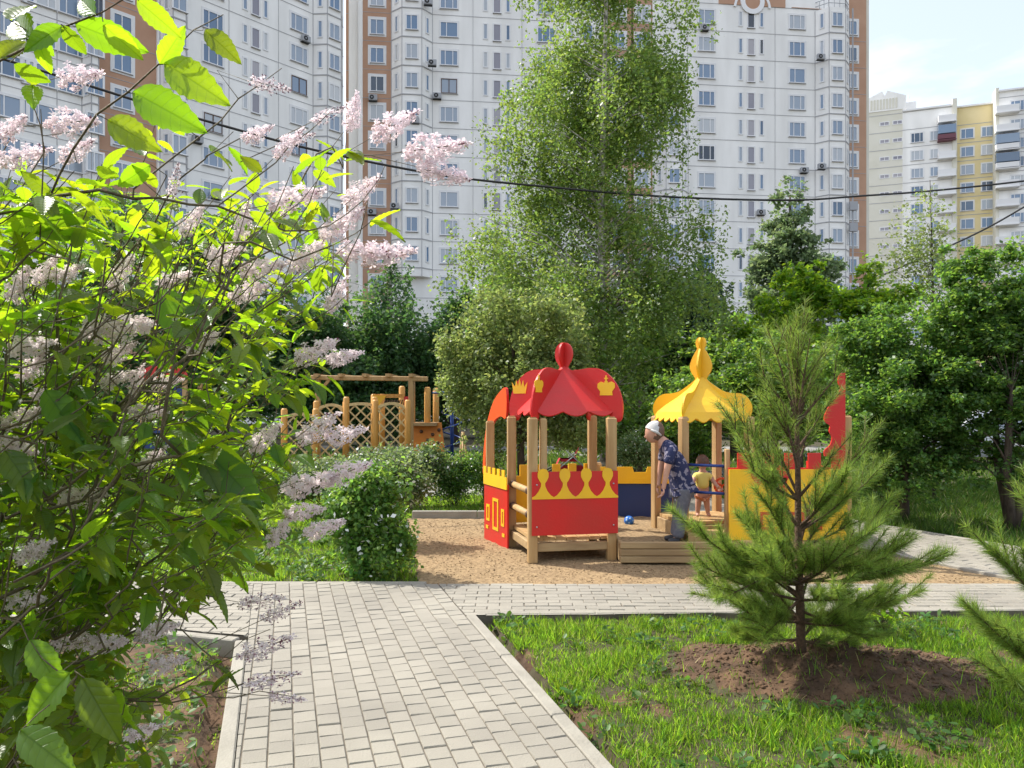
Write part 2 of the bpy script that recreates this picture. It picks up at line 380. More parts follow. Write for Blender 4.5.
# ---------------------------------------------------------------- grass
M['grass'] = leafmat('grass_blade', (.07,.155,.018), (.36,.60,.04), .52, .6, .5, .3)
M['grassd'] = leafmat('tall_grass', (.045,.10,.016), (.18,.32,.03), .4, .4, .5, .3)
M['straw'] = leafmat('dry_grass', (.42,.36,.17), (.50,.42,.18), .4, .4)
TB = np.array([(0,-1,0),(0,1,0),(.5,-.8,.06),(.5,.8,.06),(1,0,.28)], float)
def grass(name, x0, x1, y0, y1, dens, hmin, hmax, keep, m='grass', w=.0022, far=0):
    n = int((x1-x0)*(y1-y0)*dens); x = RG.uniform(x0, x1, n); y = RG.uniform(y0, y1, n)
    # clumping
    k = RG.integers(0, n//14, n); cxs = RG.uniform(x0, x1, n//14+1); cys = RG.uniform(y0, y1, n//14+1)
    cl = RG.random(n) < .6; x = np.where(cl, cxs[k]+RG.normal(0,.022,n), x); y = np.where(cl, cys[k]+RG.normal(0,.022,n), y)
    ok = keep(x, y) & ~(inmain(x, y, .015) | incross(x, y, .015) | insand(x, y, .05) | indiag(x, y, .05))
    x = x[ok]; y = y[ok]; k = k[ok]; n = len(x)
    tall = .6+.55*nsn(x*2.6+3, y*3.1)
    h = (hmin+(hmax-hmin)*RG.random(n)**1.6)*np.clip(tall, .35, 1.1)
    base = np.stack([x, y, gz(x, y)-.004], 1)
    ln = RG.normal(0,.42,(n,2)); d = np.stack([ln[:,0], ln[:,1], np.ones(n)], 1); up = rdir(n); up[:,2] *= .2
    V, Fs = batch(TB, [np.array([(0,1,3,2)]), np.array([(2,3,4)])], base, d, up, h, w*(.7+.8*RG.random(n)))
    mi = (RG.random(n) < .04).astype(int)
    return tag(npmesh(name, V, Fs, [m, 'straw'], mi=np.concatenate([mi, mi])), kind='stuff')
def bed(x, y):
    r = ((x-PX-.12)/.98)**2+((y-PY+.02)/.56)**2
    bare = (r+.3*nsn(x*3, y*3) < 1.05); patch = nsn(x*1.9+4, y*2.3) > .5
    pr = RG.random(len(x))
    return (side(R0, RD, x, y) > .0) & (y < NEAR+.5) & (~bare | (pr < .035)) & (~patch | (pr < .12)) & ((nsn(x*4, y*4+2) > -.25) | (pr < .3))
tag(grass('grass', -.3, 5.6, 2.2, 6.4, 10500, .03, .145, bed), 'bright lawn grass round the pine sapling', 'grass')
tag(grass('grass', -4.5, -.9, 2.2, 6.2, 1500, .03, .09, lambda x, y: (side(L0, dl, x, y) < 0) & (nsn(x*2, y*2) < .25)), 'sparse grass on bare soil under the lilac', 'grass')
tag(grass('grass', -9, -.6, 7.1, 14, 2600, .05, .17, lambda x, y: (x < -.8-(y-7.17)*.165) & ((nsn(x*3, y*3) < .5) | (RG.random(len(x)) < .4)), w=.0032), 'lawn grass left of the sand pit', 'grass')
tag(grass('grass', -1.6, 4, 11.28, 14.1, 1800, .06, .18, lambda x, y: x < 99, w=.004), 'grass strip behind the sand pit kerb', 'grass')
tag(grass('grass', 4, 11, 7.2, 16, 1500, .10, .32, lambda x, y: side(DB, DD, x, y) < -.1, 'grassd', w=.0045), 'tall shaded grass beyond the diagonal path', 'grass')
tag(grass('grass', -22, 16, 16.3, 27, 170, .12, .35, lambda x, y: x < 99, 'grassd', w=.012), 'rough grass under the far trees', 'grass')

# crumbs and clods on the bare soil
_t = (1+5**.5)/2; IV = np.array([(-1,_t,0),(1,_t,0),(-1,-_t,0),(1,-_t,0),(0,-1,_t),(0,1,_t),(0,-1,-_t),(0,1,-_t),(_t,0,-1),(_t,0,1),(-_t,0,-1),(-_t,0,1)])/1.9
IF = np.array([(0,11,5),(0,5,1),(0,1,7),(0,7,10),(0,10,11),(1,5,9),(5,11,4),(11,10,2),(10,7,6),(7,1,8),(3,9,4),(3,4,2),(3,2,6),(3,6,8),(3,8,9),(4,9,5),(2,4,11),(6,2,10),(8,6,7),(9,8,1)])
def crumbs(x, y, s, z, m, name, label, cat):
    n = len(x); V = IV[None]*s[:,None,None]*(.7+.6*RG.random((n,12,1)))*np.array((1,1,.7)); V = V+np.stack([x, y, z], 1)[:,None,:]
    F = (IF[None]+(np.arange(n)*12)[:,None,None]).reshape(-1,3); return tag(npmesh(name, V.reshape(-1,3), [F], m), label, cat, kind='stuff')
n = 4200; a = RG.uniform(0, 2*PI, n); r = np.sqrt(RG.random(n))*1.05; x = PX+.12+r*np.cos(a)*.98; y = PY-.02+r*np.sin(a)*.56
crumbs(x, y, .0035+.016*RG.random(n)**5, gz(x, y), 'soil', 'soil_crumbs', 'crumbs of dug soil round the pine', 'soil')
n = 14000; x = RG.uniform(-1.4, 5, n); y = RG.uniform(7.12, 11, n); k = insand(x, y, -.05); x, y = x[k], y[k]
crumbs(x, y, .002+.007*RG.random(len(x))**3, np.full(len(x), -.014)+.010*nsn(x*2, y*2)+.005*np.sin(17*x+6*np.sin(9*y))*np.sin(15*y+4*np.sin(8*x)), 'sand', 'sand_grit', 'coarse grit on the sand', 'grit')

M['weed'] = leafmat('weed_leaf', (.05,.12,.025), (.20,.38,.04), .4, .4)
def weeds(name, x, y, k, sz, label):
    n = len(x); X = np.repeat(x, k)+RG.normal(0,.035,n*k); Yv = np.repeat(y, k)+RG.normal(0,.035,n*k); Z = gz(X, Yv)+.01+.07*RG.random(n*k)
    d = rdir(n*k); d[:,2] = np.abs(d[:,2])*.5; u = rdir(n*k)*.4+np.array((0,0,1)); T_ = np.array([(0,0,0),(.3,.25,.04),(.7,.27,.05),(1,0,0),(.7,-.27,.05),(.3,-.25,.04)])
    V, Fs = batch(T_, [np.array([(0,1,2,3),(0,3,4,5)])], np.stack([X, Yv, Z], 1), d, u, sz*(.5+RG.random(n*k))); return tag(npmesh(name, V, Fs, 'weed'), label, 'weeds', kind='stuff')
x = RG.uniform(-.3, 5, 520); y = RG.uniform(3.2, 6, 520); k = (side(R0, RD, x, y) > .06) & (y < NEAR) & ((((x-PX-.12)/1.05)**2+((y-PY)/.62)**2) > 1) & (nsn(x*2.2+1, y*2.5) > .05)
weeds('weeds', x[k], y[k], 16, .04, 'low broad leaved weeds among the lawn grass round the pine')
x = RG.uniform(-4, -1.2, 300); y = RG.uniform(3.0, 5.4, 300); k = side(L0, dl, x, y) < -.1
weeds('weeds', x[k], y[k], 12, .04, 'low weeds on the soil under the lilac')
x = RG.uniform(-6, -1, 500); y = RG.uniform(7.2, 10.5, 500); k = x < -1.0-(y-7.17)*.165
weeds('weeds', x[k], y[k], 14, .05, 'broad leaved weeds in the left lawn')
# ================================================================ red playhouse
def at(px, Y, z): return Vector(((px-512)*Y/FP, Y, z))
def post(parent, x, y, z0, z1, w=.085, m='wood', name='post', rot=0.0):
    b = MB(); b.box((x, y, (z0+z1)/2), (w, w, z1-z0), rot=rot, bev=.008)
    b.box((x, y, z1+.006), (w*.7, w*.7, .012), rot=rot)
    return b.build(name, m, parent)
def smooth_poly(p, n=5, closed=True):                    # Catmull-Rom
    out = []; k = len(p)
    for i in range(k if closed else k-1):
        g = (lambda j: p[j % k]) if closed else (lambda j: p[max(0, min(k-1, j))])
        a, b_, c, d = g(i-1), g(i), g(i+1), g(i+2)
        for s in range(n):
            t = s/n
            out.append(tuple(.5*((2*b_[q])+(-a[q]+c[q])*t+(2*a[q]-5*b_[q]+4*c[q]-d[q])*t*t+(-a[q]+3*b_[q]-3*c[q]+d[q])*t**3) for q in (0,1)))
    if not closed: out.append(tuple(p[-1]))
    return out
def fin(parent, name, cx, cy, dx, dy, prof, th, m, both=True):
    """onion board: half outline (s,z) mirrored about the axis, lying in the vertical plane through (dx,dy)"""
    h = smooth_poly(prof, 4, False)
    poly = h+[(-s, z) for s, z in h[::-1]] if both else h+[(0, h[-1][1]), (0, h[0][1])]
    b = MB(); b.prism(poly, (cx, cy, 0), (dx, dy, 0), (0,0,1), th, 0)
    return b.build(name, m, parent)
def canopy(parent, cx, cy, c0, c1, rp, zt, m, name='roof_panel', waves=4):
    """one roof facet between corner directions c0,c1; rp = [(fraction of corner radius, z)...] top to eave, scalloped lower edge, real thickness"""
    mb = MB(); nw = 32; rows = []
    for fr, z in rp:
        rows.append([(cx+lerp(c0[0], c1[0], i/nw)*fr, cy+lerp(c0[1], c1[1], i/nw)*fr, z) for i in range(nw+1)])
    last = rows[-1]; out = []
    for i, p in enumerate(last):
        s = abs(math.sin(PI*waves*i/nw)); o = Vector((p[0]-cx, p[1]-cy, 0)).normalized()
        out.append((p[0]+o.x*.03*s, p[1]+o.y*.03*s, p[2]-.05*s))
    rows.append(out)
    n = Vector(((c0[0]+c1[0])/2, (c0[1]+c1[1])/2, .6)).normalized()*.012
    V = [p for r_ in rows for p in r_]; k = len(V); w = nw+1; V2 = [(p[0]-n.x, p[1]-n.y, p[2]-n.z) for p in V]
    F = []
    for j in range(len(rows)-1):
        for i in range(nw): a = j*w+i; F += [(a, a+w, a+w+1, a+1), (k+a, k+a+1, k+a+w+1, k+a+w)]
    for i in range(nw): a = (len(rows)-1)*w+i; F.append((a, k+a, k+a+1, a+1))
    mb.add(V+V2, F, 0)
    return mb.build(name, m, parent)
def crown_poly(kind):
    if kind == 0:   # orb-topped rounded crown
        p = [(-.45,-.5),(.45,-.5),(.42,-.25),(.62,0),(.6,.25),(.38,.38),(.12,.3),(.1,.42),(.05,.42),(.05,.55),(.14,.55),(.14,.63),(.05,.63),(.05,.78)]
        return p+[(-x, y) for x, y in p[::-1] if x > 0][0:12]
    z = [(-.55,-.45),(.55,-.45),(.72,.45),(.42,.05),(.32,.6),(.14,.1),(0,.75),(-.14,.1),(-.32,.6),(-.42,.05),(-.72,.45)]
    return z
hx, hy = .588, 8.70
FR = Vector((.62,-.39,0)); FL = Vector((-.39,-.62,0)); rR = FR.length
uFR = FR.normalized(); uFL = FL.normalized()
red = thing('playhouse', (hx,hy,0), 'red playhouse with onion shaped roof and yellow crowns at the left corner of the sandbox', 'playhouse')
onion = [(0,2.345),(.05,2.335),(.095,2.29),(.112,2.22),(.10,2.15),(.07,2.10),(.052,2.06),(.10,2.03),(.2,2.035),(.33,2.05),(.46,2.03),(.58,1.95),(.67,1.83),(.72,1.68),(.725,1.56),(.70,1.47),(.62,1.455),(.58,1.50),(.5,1.60),(0,1.7)]
f1 = fin(red, 'roof_fin', hx, hy, uFR.x, uFR.y, onion, .022, 'red')
f2 = fin(red, 'roof_fin', hx, hy, uFL.x, uFL.y, onion, .022, 'red')
cs = [FL, FR, -FL, -FR]
for a in range(4): canopy(red, hx, hy, cs[a]*.84, cs[(a+1) % 4]*.84, [(.05,2.08),(.35,1.91),(.7,1.73),(1.0,1.575)], 0, 'red', waves=3)
def emblem(parent, u, cx, cy, s, z, kind, sc_, side_n):
    n = Vector((u.y, -u.x, 0))*side_n; o = Vector((cx, cy, 0))+u*s+n*.014
    b = MB(); b.prism([(x*sc_, z+y*sc_) for x, y in crown_poly(kind)], o, u if side_n > 0 else u, (0,0,1), .006, 0)
    return b.build('crown_emblem', 'yellow', parent)
emblem(f1, uFR, hx, hy, .53, 1.83, 0, .17, 1); emblem(f2, uFL, hx, hy, .59, 1.85, 0, .15, -1); emblem(f1, uFR, hx, hy, -.58, 1.84, 1, .15, 1)
emblem(f2, uFL, hx, hy, .46, 1.86, 0, .15, 1); emblem(f1, uFR, hx, hy, .46, 1.83, 0, .15, -1)
A_, D_, B_, F_ = (.215,8.09), (1.065,8.25), (-.005,9.0), (.97,9.3)
for p in (A_, D_, B_, F_): post(red, p[0], p[1], -.02, 1.50, .1, rot=.12)
post(red, A_[0]+.115, A_[1]+.06, .22, 1.49, .075, rot=.12)
# deck
b = MB()
for i in range(7):
    t0, t1 = i/7+.006, (i+1)/7-.006
    p0 = [lerp(A_[k], D_[k], t0) for k in (0,1)]; p1 = [lerp(A_[k], D_[k], t1) for k in (0,1)]
    q0 = [lerp(B_[k], F_[k], t0) for k in (0,1)]; q1 = [lerp(B_[k], F_[k], t1) for k in (0,1)]
    V = [(x, y, z) for z in (.205,.24) for x, y in (p0, p1, q1, q0)]
    b.add(V, [(3,2,1,0),(4,5,6,7),(0,1,5,4),(1,2,6,5),(2,3,7,6),(3,0,4,7)])
b.build('deck', 'wood', red)
b = MB()
for p, q in ((A_, D_), (B_, A_), (F_, B_), (D_, F_)): b.beam((p[0], p[1], .14), (q[0], q[1], .14), .05, .09, bev=.006)
b.build('deck_frame', 'woodh', red)
b = MB(); b.beam((A_[0], A_[1], -.0), (D_[0], D_[1], -.0), .08, .04)
# front panel
fx = Vector((D_[0]-A_[0], D_[1]-A_[1], 0)).normalized(); fnorm = Vector((fx.y, -fx.x, 0))
def front_panel(parent, o, w, z0, zm, z1, nh, ux, mb_='red', my='yellow'):
    n = Vector((ux.y, -ux.x, 0))
    b = MB(); b.prism([(0,z0),(w,z0),(w,z1-.035),(0,z1-.035)], o, ux, (0,0,1), .02, 0); p = b.build('front_panel', mb_, parent)
    # yellow baluster fret: base band + round-headed figures with waist
    b = MB(); pts = [(0, zm), (w, zm)]; st = w/nh; up = []
    hh = z1-zm
    for k in range(nh-1, -1, -1):
        c = (k+.5)*st
        R = lambda a: (c+a[0]*st, zm+a[1]*hh)
        seg = [(.5,.06),(.36,.12),(.2,.26),(.1,.42),(.09,.52),(.17,.6),(.25,.72),(.25,.85),(.17,.96),(0,1.0)]
        up += [R(a) for a in seg]+[R((-a, z)) for a, z in seg[-2::-1]]
    b.prism(pts+up, o+n*.0145, ux, (0,0,1), .007, 0); b.build('fretwork', my, p)
    b = MB()
    for (s, z) in ((.05,z0+.09),(w-.05,z0+.09),(w-.05,zm+.15),(.05,zm+.15)):
        c = o+ux*s+n*.012+Vector((0,0,z)); b.tube([c, c+n*.008], .009, 8)
    b.build('bolt', 'steel', p)
    return p
o = Vector((A_[0]-.02, A_[1], 0))+fnorm*.068
front_panel(red, o, .935, .275, .655, .975, 4, fx)
# rear panel seen over the front one
rx = Vector((F_[0]-B_[0], F_[1]-B_[1], 0)).normalized()
b = MB(); w = 1.02; cr = []
for k in range(5): a = w-k*w/5; cr += [(a, .80), (a, .93), (a-w/10, .93), (a-w/10, .80)]
b.prism([(0,.25),(w,.25)]+cr+[(0,.80)], Vector((B_[0], B_[1]+.06, 0)), rx, (0,0,1), .02, 0); b.build('rear_panel', 'yellow', red)
# round bars on the open left side
for z in (.47,.72):
    b = MB(); b.tube([(A_[0], A_[1]+.02, z), (B_[0]+.01, B_[1]-.03, z)], .036, 12); o_ = b.build('round_bar', 'wood', red)
    b = MB(); d_ = Vector((B_[0]-A_[0], B_[1]-A_[1], 0)).normalized()
    c = Vector((B_[0], B_[1], z))-d_*.12; b.tube([c, c+d_*.05], .045, 12); c = Vector((A_[0], A_[1], z))+d_*.10; b.tube([c, c+d_*.05], .045, 12); b.build('bar_ring', 'dframe', o_)
# side panel with castle windows, running back-left, and its posts
Cq = (-.275,9.68); sx = Vector((Cq[0]-B_[0]-.0, Cq[1]-B_[1], 0)); wl = sx.length; sx = sx.normalized()
post(red, Cq[0], Cq[1], -.02, 1.43, .1, rot=.12)
so_ = Vector((B_[0]-.04, B_[1]-.15, 0)); wl = wl+.06
b = MB(); b.prism([(0,-.03),(wl,-.03),(wl,.72),(0,.72)], so_, sx, (0,0,1), .02, 0); sp = b.build('side_panel', 'red', red)
snr = Vector((sx.y, -sx.x, 0)); snr = snr if snr.x < 0 else -snr
b = MB(); cr = []
for k in range(5): a = wl-k*wl/5; cr += [(a,.80),(a,.88),(a-wl/9,.88),(a-wl/9,.80)]
b.prism([(0,.66),(wl,.66)]+cr+[(0,.80)], so_+snr*.015, sx, (0,0,1), .012, 0); b.build('battlement', 'yellow', sp)
b = MB()
def outline(b, x0, x1, z0, z1, t, o, u, n=None):
    for q in ([(x0,z0),(x1,z0),(x1,z0+t),(x0,z0+t)], [(x0,z1-t),(x1,z1-t),(x1,z1),(x0,z1)], [(x0,z0+t),(x0+t,z0+t),(x0+t,z1-t),(x0,z1-t)], [(x1-t,z0+t),(x1,z0+t),(x1,z1-t),(x1-t,z1-t)]):
        b.prism(q, o, u, (0,0,1), .006, 0)
oo = so_+snr*.0135
outline(b, wl*.36, wl*.60, .14, .52, .035, oo, sx); outline(b, wl*.12, wl*.24, .22, .42, .03, oo, sx); outline(b, wl*.74, wl*.88, .22, .42, .03, oo, sx)
b.prism([(wl*.1,.10),(wl*.2,.10),(wl*.2,.14),(wl*.1,.14)], oo, sx, (0,0,1), .006); b.prism([(wl*.8,.12),(wl*.9,.12),(wl*.9,.16),(wl*.8,.16)], oo, sx, (0,0,1), .006)
b.build('window_outline', 'yellow', sp)
# curved wing board behind the left corner
wo = Vector((-.06,9.25,0)); wu = Vector((-.33,1.0,0)).normalized()
arc = smooth_poly([(0,1.83),(.25,1.80),(.55,1.66),(.82,1.38),(.96,1.05),(1.0,.80),(.99,.74),(.90,.76),(.86,1.0),(.72,1.25),(.5,1.43),(.22,1.5),(0,1.49)], 4)
b = MB(); b.prism(arc, wo, wu, (0,0,1), .03, 1, 0); b.build('curved_wing', ['red', 'orange'], red)
# ================================================================ yellow turret
yx, yy = .2+ (701-512)*8.92/FP-.2, 8.92
yel = thing('play_turret', (yx,yy,0), 'yellow turret with tall onion spire on wooden posts inside the sandbox', 'play turret')
YL = Vector((-.50,.33,0)); YF = Vector((-.33,-.50,0))
spire = [(0,2.42),(.04,2.415),(.062,2.37),(.055,2.32),(.045,2.29),(.075,2.24),(.11,2.17),(.132,2.09),(.115,2.02),(.075,1.96),(.075,1.93),(.15,1.87),(.26,1.80),(.36,1.775),(.45,1.77),(.53,1.73),(.585,1.64),(.585,1.55),(.54,1.47),(.47,1.455),(.42,1.52),(0,1.6)]
fin(yel, 'roof_fin', yx, yy, YL.normalized().x, YL.normalized().y, spire, .022, 'yellow')
fin(yel, 'roof_fin', yx, yy, YF.normalized().x, YF.normalized().y, spire, .022, 'yellow')
cs = [YL, YF, -YL, -YF]
for a in range(4): canopy(yel, yx, yy, cs[a]*.98, cs[(a+1) % 4]*.98, [(.08,1.96),(.25,1.84),(.5,1.73),(.75,1.64),(.93,1.56),(1.0,1.50)], 0, 'yellow', waves=5)
for c in cs: post(yel, yx+c.x*.93, yy+c.y*.93, .02, 1.50, .09, rot=.42)
b = MB()
for i in range(6):
    t0, t1 = i/6+.008, (i+1)/6-.008
    q = [Vector((yx,yy,0))+lerp(YL, YF, t)*.9 for t in (t0, t1)]; r2 = [Vector((yx,yy,0))+lerp(-YF, -YL, t)*.9 for t in (t1, t0)]
    V = [(p.x, p.y, z) for z in (.315,.35) for p in q+r2]; b.add(V, [(3,2,1,0),(4,5,6,7),(0,1,5,4),(1,2,6,5),(2,3,7,6),(3,0,4,7)])
b.build('deck', 'wood', yel)
b = MB()
for a in range(4):
    p = Vector((yx,yy,.22))+cs[a]*.9; q = Vector((yx,yy,.22))+cs[(a+1) % 4]*.9; b.beam(p, q, .05, .18, bev=.006)
b.build('deck_frame', 'woodh', yel)
pr = at(727,8.2,0)
b = MB(); b.box((pr.x, pr.y, .66), (.045,.07,1.02), bev=.006); b.build('post', 'wood', yel)
pf = Vector((yx,yy,0))+YF*.93
for z in (.985,.69):
    b = MB(); b.tube([(pf.x+.02, pf.y-.02, z), (pr.x, pr.y+.02, z)], .016, 8); b.build('blue_rail', 'bluemetal', yel)
b = MB(); b.box((at(708,8.35,0).x, 8.33, .255), (.50,.26,.035), bev=.005); b.box((at(708,8.35,0).x, 8.2, .20), (.5,.03,.08)); b.build('step', 'wood', yel)
b = MB(); wc = at(722,8.75,.72)
for k in range(16):
    a0_, a1_ = 2*PI*k/16, 2*PI*(k+1)/16; b.tube([wc+Vector((math.cos(a0_)*.085, 0, math.sin(a0_)*.085)), wc+Vector((math.cos(a1_)*.085, 0, math.sin(a1_)*.085))], .014, 6)
for k in range(3): a0_ = 2*PI*k/3+.5; b.tube([wc, wc+Vector((math.cos(a0_)*.085, 0, math.sin(a0_)*.085))], .012, 5)
b.tube([wc, wc+Vector((0,.35,0))], .012, 6); b.build('steering_wheel', 'orange', yel)
# ================================================================ castle wall (right corner)
cas = thing('castle_wall', at(788,8.06,0), 'yellow play castle wall with red battlements and red spire board behind the pine sapling', 'play wall')
cw0 = at(729,8.06,0); cw = at(847,8.06,0).x-cw0.x; U = Vector((1,0,0))
b = MB(); b.prism([(0,.225),(cw,.225),(cw,.965),(0,.965)], cw0, U, (0,0,1), .02); pn = b.build('wall_panel', 'yellow', cas)
b = MB(); st = cw/5; cr = []
for k in range(5): a = cw-k*st; cr += [(a-.02,.98),(a-.02,1.135),(a-st*.62,1.135),(a-st*.62,.98)]
b.prism([(0,.90),(cw,.90)]+cr+[(0,.98)], cw0+Vector((0,.022,0)), U, (0,0,1), .02); b.build('battlement', 'red', pn)
b = MB()
def heart(cx, cz, s): return [(cx+x*s, cz+y*s) for x, y in [(0,-.6),(.35,-.25),(.5,.05),(.4,.32),(.18,.4),(.2,.62),(-.2,.62),(-.18,.4),(-.4,.32),(-.5,.05),(-.35,-.25)]]
for c in (.31,.55): b.prism(heart(c, .90, .17), cw0+Vector((0,-.0145,0)), U, (0,0,1), .006)
b.prism([(.52,.30),(.60,.30),(.60,.88),(.52,.88)], cw0+Vector((0,-.0145,0)), U, (0,0,1), .006)
for x0 in (.32,.64,.82): outline(b, x0, x0+.15, .33, .52, .03, cw0+Vector((0,-.0145,0)), U)
b.prism([(.84,.36),(.95,.36),(.95,.49),(.84,.49)], cw0+Vector((0,-.0145,0)), U, (0,0,1), .005)
b.build('red_appliques', 'red', pn)
post(cas, at(846,8.2,0).x, 8.2, 0, 1.52, .09); post(cas, at(735,8.16,0).x, 8.14, 0, .94, .08)
hs = smooth_poly([(0,1.98),(-.05,1.97),(-.075,1.92),(-.07,1.86),(-.05,1.82),(-.09,1.74),(-.17,1.63),(-.22,1.52),(-.21,1.46),(-.16,1.42),(-.17,1.36),(-.14,1.30),(-.16,1.22),(-.22,1.16),(-.22,1.10)], 4, False)
b = MB(); b.prism(hs+[(.0,1.10)], Vector((at(845,8.12,0).x, 8.12, 0)), U, (0,0,1), .022); b.build('spire_board', 'red', cas)
# side wall going back
b = MB(); b.prism([(0,0),(1.9,0),(1.9,.9),(0,.9)], Vector((at(848,8.2,0).x+.02, 8.25, 0)), Vector((.15,1,0)).normalized(), (0,0,1), .02); b.build('side_panel', 'red', cas)
# ================================================================ sandbox border, blue panel, ball, toys
box = thing('sandbox', (2.4,8.1,0), 'wooden sandbox of stacked pine planks holding sand between the playhouse and castle wall', 'sandbox')
x0, x1 = 1.125, at(850,8.05,0).x
for i, z in enumerate((.035,.108,.181)):
    b = MB(); b.box(((x0+x1)/2, 8.0-.0*i, z), (x1-x0, .055, .068), bev=.007); b.build('plank', 'woodh', box)
for (xa, xb) in ((x0+.02, x0+.06), (x1+.05, x1+.35)):
    b = MB(); b.beam((xa, 8.03, .105), (xb, 10.25, .105), .045, .2, bev=.006); b.build('plank', 'woodh', box)
b = MB(); b.beam((x0+.06, 10.27, .105), (x1+.35, 10.27, .105), .045, .2); b.build('plank', 'woodh', box)
X, Y_ = np.meshgrid(np.linspace(x0+.04, x1+.03, 60), np.linspace(8.02, 10.24, 60)); Z = .165+.018*nsn(X*3, Y_*3)+.012*np.sin(19*X+7*np.sin(8*Y_))*np.sin(14*Y_)
ii, jj = np.meshgrid(np.arange(59), np.arange(59)); q = (jj*60+ii).ravel()
npmesh('sand_fill', np.stack([X, Y_, Z], -1).reshape(-1,3), [np.stack([q, q+1, q+61, q+60], 1)], 'sand', parent=box, smooth=True, off=box.location)
bp_ = thing('battlement_board', (1.65,10.15,0), 'dark blue board with yellow battlements at the back of the sandbox', 'play board')
b = MB(); b.prism([(0,.12),(.95,.12),(.95,.62),(0,.62)], Vector((1.17,10.18,0)), U, (0,0,1), .02); b.build('board', 'blue', bp_)
b = MB(); b.prism([(0,.60),(.95,.60),(.95,.82),(.62,.82),(.60,.75),(.44,.75),(.42,.82),(0,.82)], Vector((1.17,10.158,0)), U, (0,0,1), .02); b.build('battlement', 'yellow', bp_)
for x in (1.15,2.15): post(bp_, x, 10.22, 0, .86, .08)
bc = at(629,9.45,0); br = .062; sz = .165+.05
M['ball'] = mat('ball_blue', (.01,.10,.42), .35, (.02,.16,.55), 9); M['ballw'] = mat('ball_spot', (.25,.45,.7), .4)
ball = thing('ball', (bc.x, bc.y, sz), 'small blue ball lying on the sandbox sand in front of the blue board', 'ball')
b = MB(); b.lathe([(max(.001, br*math.sin(a)), sz+br*.0-br*math.cos(a)+.0) for a in np.linspace(.001, PI-.001, 15)], (bc.x, bc.y, 0), 20)
b.build('shell', 'ball', ball)
b = MB()
for a, e in ((-1.4,.6),(-2.2,.2),(-1.7,-.3),(-.8,.1)):
    n = Vector((math.cos(a)*math.cos(e), math.sin(a)*math.cos(e), math.sin(e))); c = Vector((bc.x, bc.y, sz))+n*br*.985; b.tube([c, c+n*.002], .013, 10)
b.build('spot', 'ballw', ball)
# ================================================================ climbing tower, trellis, pergola, spiral (behind, left)
YT = 20.5
tw = thing('climbing_tower', at(405,YT,0), 'wooden climbing tower with orange climbing wall and yellow corner panel', 'climbing frame')
def bar(parent, name, p, q, w, h, m, Y=YT, dy=0):
    a = P(p[0], p[1], Y); c = P(q[0], q[1], Y+dy); b = MB(); b.beam(a, c, w, h, bev=.01); return b.build(name, m, parent)
for x, yt, dy in ((412,379,0),(402,386,.9),(427.5,387,0),(436,388,1.1),(374,394,.3),(382,394,1.2)):
    p = at(x, YT+dy, 0); b = MB(); r = .085; zt = P(x, yt, YT+dy).z
    b.tube([(p.x,p.y,-.1),(p.x,p.y,zt-.04),(p.x,p.y,zt)], [r,r,r*.6], 10); b.build('post', 'woodo' if x != 412 else 'wood', tw)
b = MB(); p0 = P(412,427,YT-.15); b.prism([(0,-.95),(.92,-.95),(.78,.12),(.05,.12)], (p0.x, p0.y, p0.z), (1,0,0), (0,.12,1), .04); cwall = b.build('climbing_wall', 'climb', tw)
b = MB()
for x, z in ((.25,-.12),(.55,-.2),(.42,-.35),(.7,-.42),(.2,-.55),(.5,-.62),(.72,-.08)):
    c = p0+Vector((x,-.05,z)); b.lathe([(.001,.05),(.03,.045),(.05,.0),(.03,-.04),(.001,-.045)], c, 8)
b.build('climbing_hold', 'dframe', cwall)
b = MB(); a = P(412,424,YT); c = P(438,424,YT); b.beam(a, c, .9, .08); b.build('platform', 'woodh', tw)
b = MB(); a = P(373,396,YT); c = P(405,396,YT); b.beam(a, c, .06, .10); b.build('rail', 'woodo', tw)
b = MB(); p0 = P(373,424,YT-.05); b.prism([(0,0),(.12,0),(.16,.5),(.34,.72),(.34,.76),(0,.76)], p0, (1,0,0), (0,0,1), .03); b.build('corner_panel', 'yellow', tw)
b = MB(); p0 = P(384,405,YT-.02)
for k in range(9): b.tube([p0+Vector((k*.065,0,.0)), p0+Vector((k*.065+.04,0,.14))], .018, 5)
b.build('rope_net', 'dframe', tw)
b = MB(); a = P(404,407,YT-.05); b.prism([(0,0),(.12,0),(.12,.28),(0,.28)], a, (1,0,0), (0,0,1), .02); b.build('red_sign', 'red', tw)
pg = thing('pergola', at(345,YT-1,0), 'long pine beam frame with cross pieces standing above the trellis', 'pergola')
b = MB(); b.beam(P(305,377.5,YT-1), P(428,379,YT-1), .12, .12, bev=.015); bm_ = b.build('beam', 'wood', pg)
b = MB()
for x in (318,342,366,389,412):
    p = P(x, 375.5, YT-1); b.box((p.x, p.y+.5, p.z), (.11,1.5,.08))
b.build('cross_piece', 'wood', pg)
for x in (318,411):
    p = at(x, YT-1, 0); b = MB(); b.box((p.x,p.y,1.1), (.12,.12,2.3), bev=.01); b.build('post', 'wood', pg)
b = MB(); b.beam(P(319,392,YT-1), P(330,379,YT-1), .07, .07); b.build('brace', 'wood', pg)
